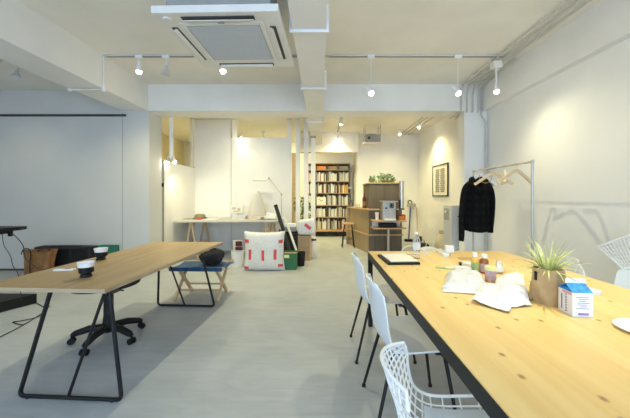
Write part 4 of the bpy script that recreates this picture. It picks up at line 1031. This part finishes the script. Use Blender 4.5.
t = thing('cup_dispenser', 'tall brushed steel tube cup dispenser at the right of the cabinet', 'dispenser', (1.77, 6.48, 1.02))
MB().cyl((0, 0, .0), (0, 0, .58), .050).build('tube_body', 'steel', t); MB().lathe([(0, .58), (.052, .58), (.052, .60), (0, .61)]).build('cap', 'silver', t)
MB().box((0, .07, .3), (.06, .10, .08)).build('bracket', 'silver', t); MB().box((-.045, -.02, .10), (.02, .05, .18)).build('lever', 'blackp', t)
MB().lathe([(.05, 0), (.06, -.01), (.06, -.03), (.04, -.03), (.04, 0)]).build('mouth_ring', 'blackp', t)
t = thing('wine_bottle', 'dark brown bottle standing on the counter ledge', 'bottle', (1.025, 7.0, 1.003))
MB().lathe([(0, 0), (.04, 0), (.042, .01), (.042, .22), (.035, .25), (.016, .29), (.014, .36), (0, .36)]).build('bottle', 'bottlebrown', t)
MB().lathe([(.0425, .06), (.0432, .06), (.0432, .16), (.0425, .16)]).build('label_band', 'leather', t)
for k, x in enumerate((.90, .96)):
    t = thing('drinking_glass', ('left', 'right')[k]+' small glass behind the dark bottle on the ledge', 'glass', (x-.02, 7.35, 1.003))
    MB().lathe([(0, .0), (.03, .0), (.034, .09), (.032, .09), (.028, .006), (0, .006)]).build('tumbler', 'pet', t)
t = thing('small_tripod', 'thin black tripod stand on the far end of the counter ledge', 'tripod', (.80, 7.75, 1.003))
for k in range(3):
    a = k*2*PI/3+.3; MB().cyl((.05*math.cos(a), .05*math.sin(a), 0), (-.02, 0, .22), .006, seg=6).build('leg', 'blackp', t)
MB().cyl((-.02, 0, .2), (-.06, -.02, .48), .008, seg=8).build('pole', 'blackp', t); MB().box((-.055, -.03, .50), (.09, .04, .05), bev=.006).build('head', 'grey', t)
for k, (x, y, rx, rz_, n, lab) in enumerate(((1.52, 6.9, .21, .18, 230, 'bushy green plant on top of the tall cabinet'), (1.20, 6.95, .07, .12, 60, 'small trailing green plant left of the bushy one on the cabinet'))):
    t = thing('potted_plant', lab, 'plant', (x, y, 1.592))
    MB().lathe([(0, 0), (.05 if k else .08, 0), (.06 if k else .10, .06), (.05 if k else .09, .06), (0, .05)]).build('pot', 'olive', t)
    lfm = MB(); leafball(lfm, (0, 0, .05), rx, rz_, n, 7+k, .06); lfm.smooth = False; lfm.build('leaves', 'leaf2', t, fixn=False)
# bar stool
t = thing('bar_stool', 'light wood bar stool beside the counter', 'stool', (.68, 7.42, 0))
MB().box((0, 0, .60), (.30, .22, .035), bev=.012).build('seat', 'oakx', t)
for sx in (-1, 1):
    for sy in (-1, 1): MB().cyl((sx*.09, sy*.06, .59), (sx*.15, sy*.13, 0), .010, seg=8).build('leg', 'black', t)
MB().tube([(-.125, -.10, .22), (.125, -.10, .22), (.125, .10, .22), (-.125, .10, .22)], .007, 6, closed=True).build('foot_ring', 'black', t)
# easel / plank by counter


# ------------------------------------------------------------------ back right corner
t = thing('framed_picture', 'framed print with two columns of grey blocks on the right wall', 'picture', (XR-.016, 7.1, 1.29))
fy0, fy1, fz0, fz1 = -.44, .44, .005, .745
fm = MB()
for y in (fy0, fy1): fm.box((0, y, .375), (.03, .025, .765))
for z_ in (fz0, fz1): fm.box((0, 0, z_), (.03, .88, .025))
fm.build('frame', 'dark', t)
MB().box((.004, 0, .375), (.012, .86, .72)).build('mount_board', 'cream', t)
im = MB()
for c_ in (-1, 1):
    for k in range(12):
        im.box((-.004, c_*.15, .11+k*.048), (.004, .26-.02*((k*7+c_) % 3), .042))
im.build('print', 'pinkwhite', t)
t = thing('water_dispenser', 'pale grey floor-standing water dispenser behind the clothes', 'water dispenser', (2.52, 5.54, 0))
MB().box((0, 0, .56), (.30, .36, 1.11), bev=.015).build('body', mat('dispenser_grey', (.55, .56, .58), .45, var=.01), t)
MB().box((-.151, .03, .95), (.006, .22, .22), bev=.004).build('tap_recess', 'grey', t)
MB().box((-.165, .03, .99), (.03, .04, .05)).build('tap', 'white', t)
MB().box((-.03, -.182, .92), (.02, .004, .015)).build('lock', 'blackp', t)
MB().box((.0, -.181, .55), (.26, .003, .9)).build('front_panel', M['grille'], t)
t = thing('stick_vacuum', 'cordless stick vacuum with blue tube leaning in the corner', 'vacuum cleaner', (2.58, 8.45, 0), R(0))
MB().cyl((-.08, -.05, .06), (.02, .12, .98), .020, seg=12).build('tube_body', 'bluep', t)
MB().box((.04, .10, 1.02), (.22, .14, .10), bev=.02).build('motor_body', 'grey', t)
MB().cyl((.06, .06, .92), (.06, .06, 1.10), .05).build('dust_cup', 'silver', t)
MB().tube(curve_pts([(-.04, .1, 1.06), (-.05, .12, 1.13), (.02, .13, 1.16), (.08, .12, 1.08)], 5), .016, 8).build('handle', 'blackp', t)
MB().box((-.09, -.08, .035), (.24, .10, .065), bev=.015).build('floor_head', 'blackp', t)
t = thing('broom', 'wooden handled broom leaning beside the vacuum cleaner', 'broom', (2.80, 8.45, 0))
MB().cyl((-.04, -.10, .12), (.0, .20, .95), .013, seg=10).build('handle', 'oakx', t)
MB().box((-.04, -.115, .08), (.16, .07, .14), bev=.01).build('bristles', 'blackf', t)
t = thing('cloth_bag', 'beige cloth bag on the floor beside the water dispenser', 'bag', (2.66, 6.5, 0))
MB().loft([(0, 0, .002, .12, .14), (0, 0, .05, .15, .17), (0, 0, .25, .14, .16), (-.01, 0, .42, .09, .10), (0, 0, .47, .04, .04), (.01, 0, .54, .07, .06)], 18).build('bag_body', 'beige', t)
MB().lathe([(.042, .455), (.05, .46), (.05, .475), (.042, .48)]).build('tie', 'card', t)
for k, (x, y, m, s_, lab) in enumerate(((2.25, 6.6, 'blackf', .15, 'black crumpled bag on the floor behind the table end'), (2.15, 5.9, 'film', .17, 'grey translucent bag on the floor in front of the beige bag'))):
    t = thing('floor_bag', lab, 'bag', (x, y, 0))
    rn = random.Random(k)
    MB().grid(lambda u, v: Vector((s_*1.25*math.sin(v*PI)**.6*math.cos(u*2*PI)*(1+.2*noise.noise(Vector((math.cos(u*6.28)*2, math.sin(u*6.28)*2, v*3+k)))), s_*math.sin(v*PI)**.6*math.sin(u*2*PI), .002+s_*1.6*(1-math.cos(v*PI))/2)), 24, 12).build('bag_body', m, t)
    MB().tube(curve_pts([(-.06, 0, s_*1.5), (-.04, -.02, s_*2.0), (.05, -.02, s_*2.0), (.06, 0, s_*1.5)], 4), .007, 6).build('handle', m, t)

# ------------------------------------------------------------------ clothes rack
RX, RY0, RY1, RZ = 2.22, 3.10, 4.30, 1.65
t = thing('clothes_rack', 'slim metal clothes rack with two posts by the right wall', 'clothes rack', (RX, (RY0+RY1)/2, 0))
hy = (RY1-RY0)/2
MB().cyl((0, -hy-.02, RZ), (0, hy+.02, RZ), .011, seg=14).build('rail', 'chrome', t)
for s_ in (-1, 1):
    MB().cyl((0, s_*hy, .03), (0, s_*hy, RZ+.005), .0125, seg=14).build('post', 'silver', t)
    MB().tube([(-.20, s_*hy, .018), (.20, s_*hy, .018)], .014, 10).build('foot', 'silver', t)
    MB().cyl((0, s_*hy, RZ-.02), (0, s_*hy, RZ+.02), .016, seg=14).build('joint', 'silver', t)
MB().cyl((0, -hy, .25), (0, hy, .25), .008, seg=10).build('lower_bar', 'silver', t)
def hanger(lab, y, rz, m='hanger', drop=.14, w=.21, name='wooden_hanger'):
    t = thing(name, lab, 'hanger', (RX, y, RZ), rz)
    MB().tube(curve_pts([(0, 0, -.075), (0, 0, -.03), (.018, 0, -.02), (.024, 0, 0), (.012, 0, .014), (-.004, 0, .0145), (-.014, 0, .008)], 5), .0022, 6).build('hook', 'chrome', t)
    hb = MB()
    for s_ in (-1, 1):
        pts = [Vector(p_) for p_ in ((0, 0, -.068), (s_*.04, 0, -.082), (s_*.12, .004, -.140), (s_*w, .016, -.205))]
        for (p_, q_, w0) in zip(pts, pts[1:], (.022, .022, .028)): hb.bar(p_, q_+(q_-p_)*.06, w0, .036, .006)
    hb.build('shoulders', m, t); return t
hanger('pale wooden hanger nearest the front post of the rack', 3.36, R(6))
hanger('pale wooden hanger in the middle of the rack, turned edge-on', 3.56, R(62))
hanger('pale wooden hanger hanging right beside the hooded top', 3.80, R(-28))
hanger('white hanger holding the black hooded top', 4.10, R(0), 'white', name='coat_hanger')
t = thing('ring_hanger', 'thin round wire ring hanging on the clothes rack', 'ring', (RX, 3.98, RZ))
MB().tube([(.085*math.sin(a*PI/12), 0, -.10+.085*math.cos(a*PI/12)) for a in range(24)], .0035, 6, closed=True).build('ring', 'oakx', t)
MB().tube(curve_pts([(0, 0, -.016), (.014, 0, .0), (0, 0, .0145), (-.012, 0, .006)], 4), .002, 6).build('hook', 'chrome', t)
# hooded top
t = thing('hooded_top', 'black plaid hooded top hanging on the clothes rack', 'hoodie', (RX-.05, 4.10, .80))
def hood_body(u, v):
    a = u*2*PI; z = v*.70
    w_ = lerp(.165, .165, v) if v < .78 else lerp(.165, .08, ((v-.78)/.22)**1.6)
    dpt = lerp(.085, .075, v) if v < .85 else lerp(.075, .05, (v-.85)/.15)
    fold = .010*math.sin(a*7+v*3)*(1-v)
    return Vector(((w_+fold)*math.cos(a), (dpt+fold)*math.sin(a), z+(.012*math.cos(2*a) if v < .1 else 0)))
MB().grid(hood_body, 40, 18, .004).build('body', 'plaid', t)
MB().tube(curve_pts([(-.06, 0, .675), (-.155, -.01, .60), (-.200, -.02, .45), (-.225, -.03, .2), (-.235, -.04, -.05), (-.24, -.04, -.13)], 5), [lerp(.055, .033, k/25) for k in range(26)], 14).build('sleeve', 'plaid', t)
MB().tube(curve_pts([(.06, 0, .675), (.155, -.01, .60), (.20, .0, .45), (.205, .01, .25), (.19, .01, .05), (.185, 0, -.02)], 5), [lerp(.055, .035, k/25) for k in range(26)], 14).build('sleeve', 'plaid', t)
hdm = MB(); hdm.tube(curve_pts([(-.085, -.05, .69), (-.07, -.085, .60), (0, -.095, .545), (.07, -.085, .60), (.085, -.05, .69), (.05, .03, .72), (-.05, .03, .72)], 4, closed=True), .042, 12, closed=True); hdm.ball((0, .02, .67), .11, 16, (1, .6, .55)); hdm.build('hood', 'plaid', t)
t = thing('maroon_shirt', 'dark maroon shirt hanging behind the black hooded top', 'shirt', (RX+.075, 4.22, .98))
MB().loft([(0, 0, 0, .14, .03), (0, 0, .3, .15, .035), (0, 0, .46, .16, .04), (0, 0, .52, .14, .035), (-.03, 0, .56, .06, .03)], 24).build('body', 'maroon', t)
MB().tube([(-.03, 0, .55), (-.05, 0, .62), (-.07, 0, .672), (-.085, 0, .684), (-.1, 0, .67)], .003, 6).build('hanger_hook', 'chrome', t)
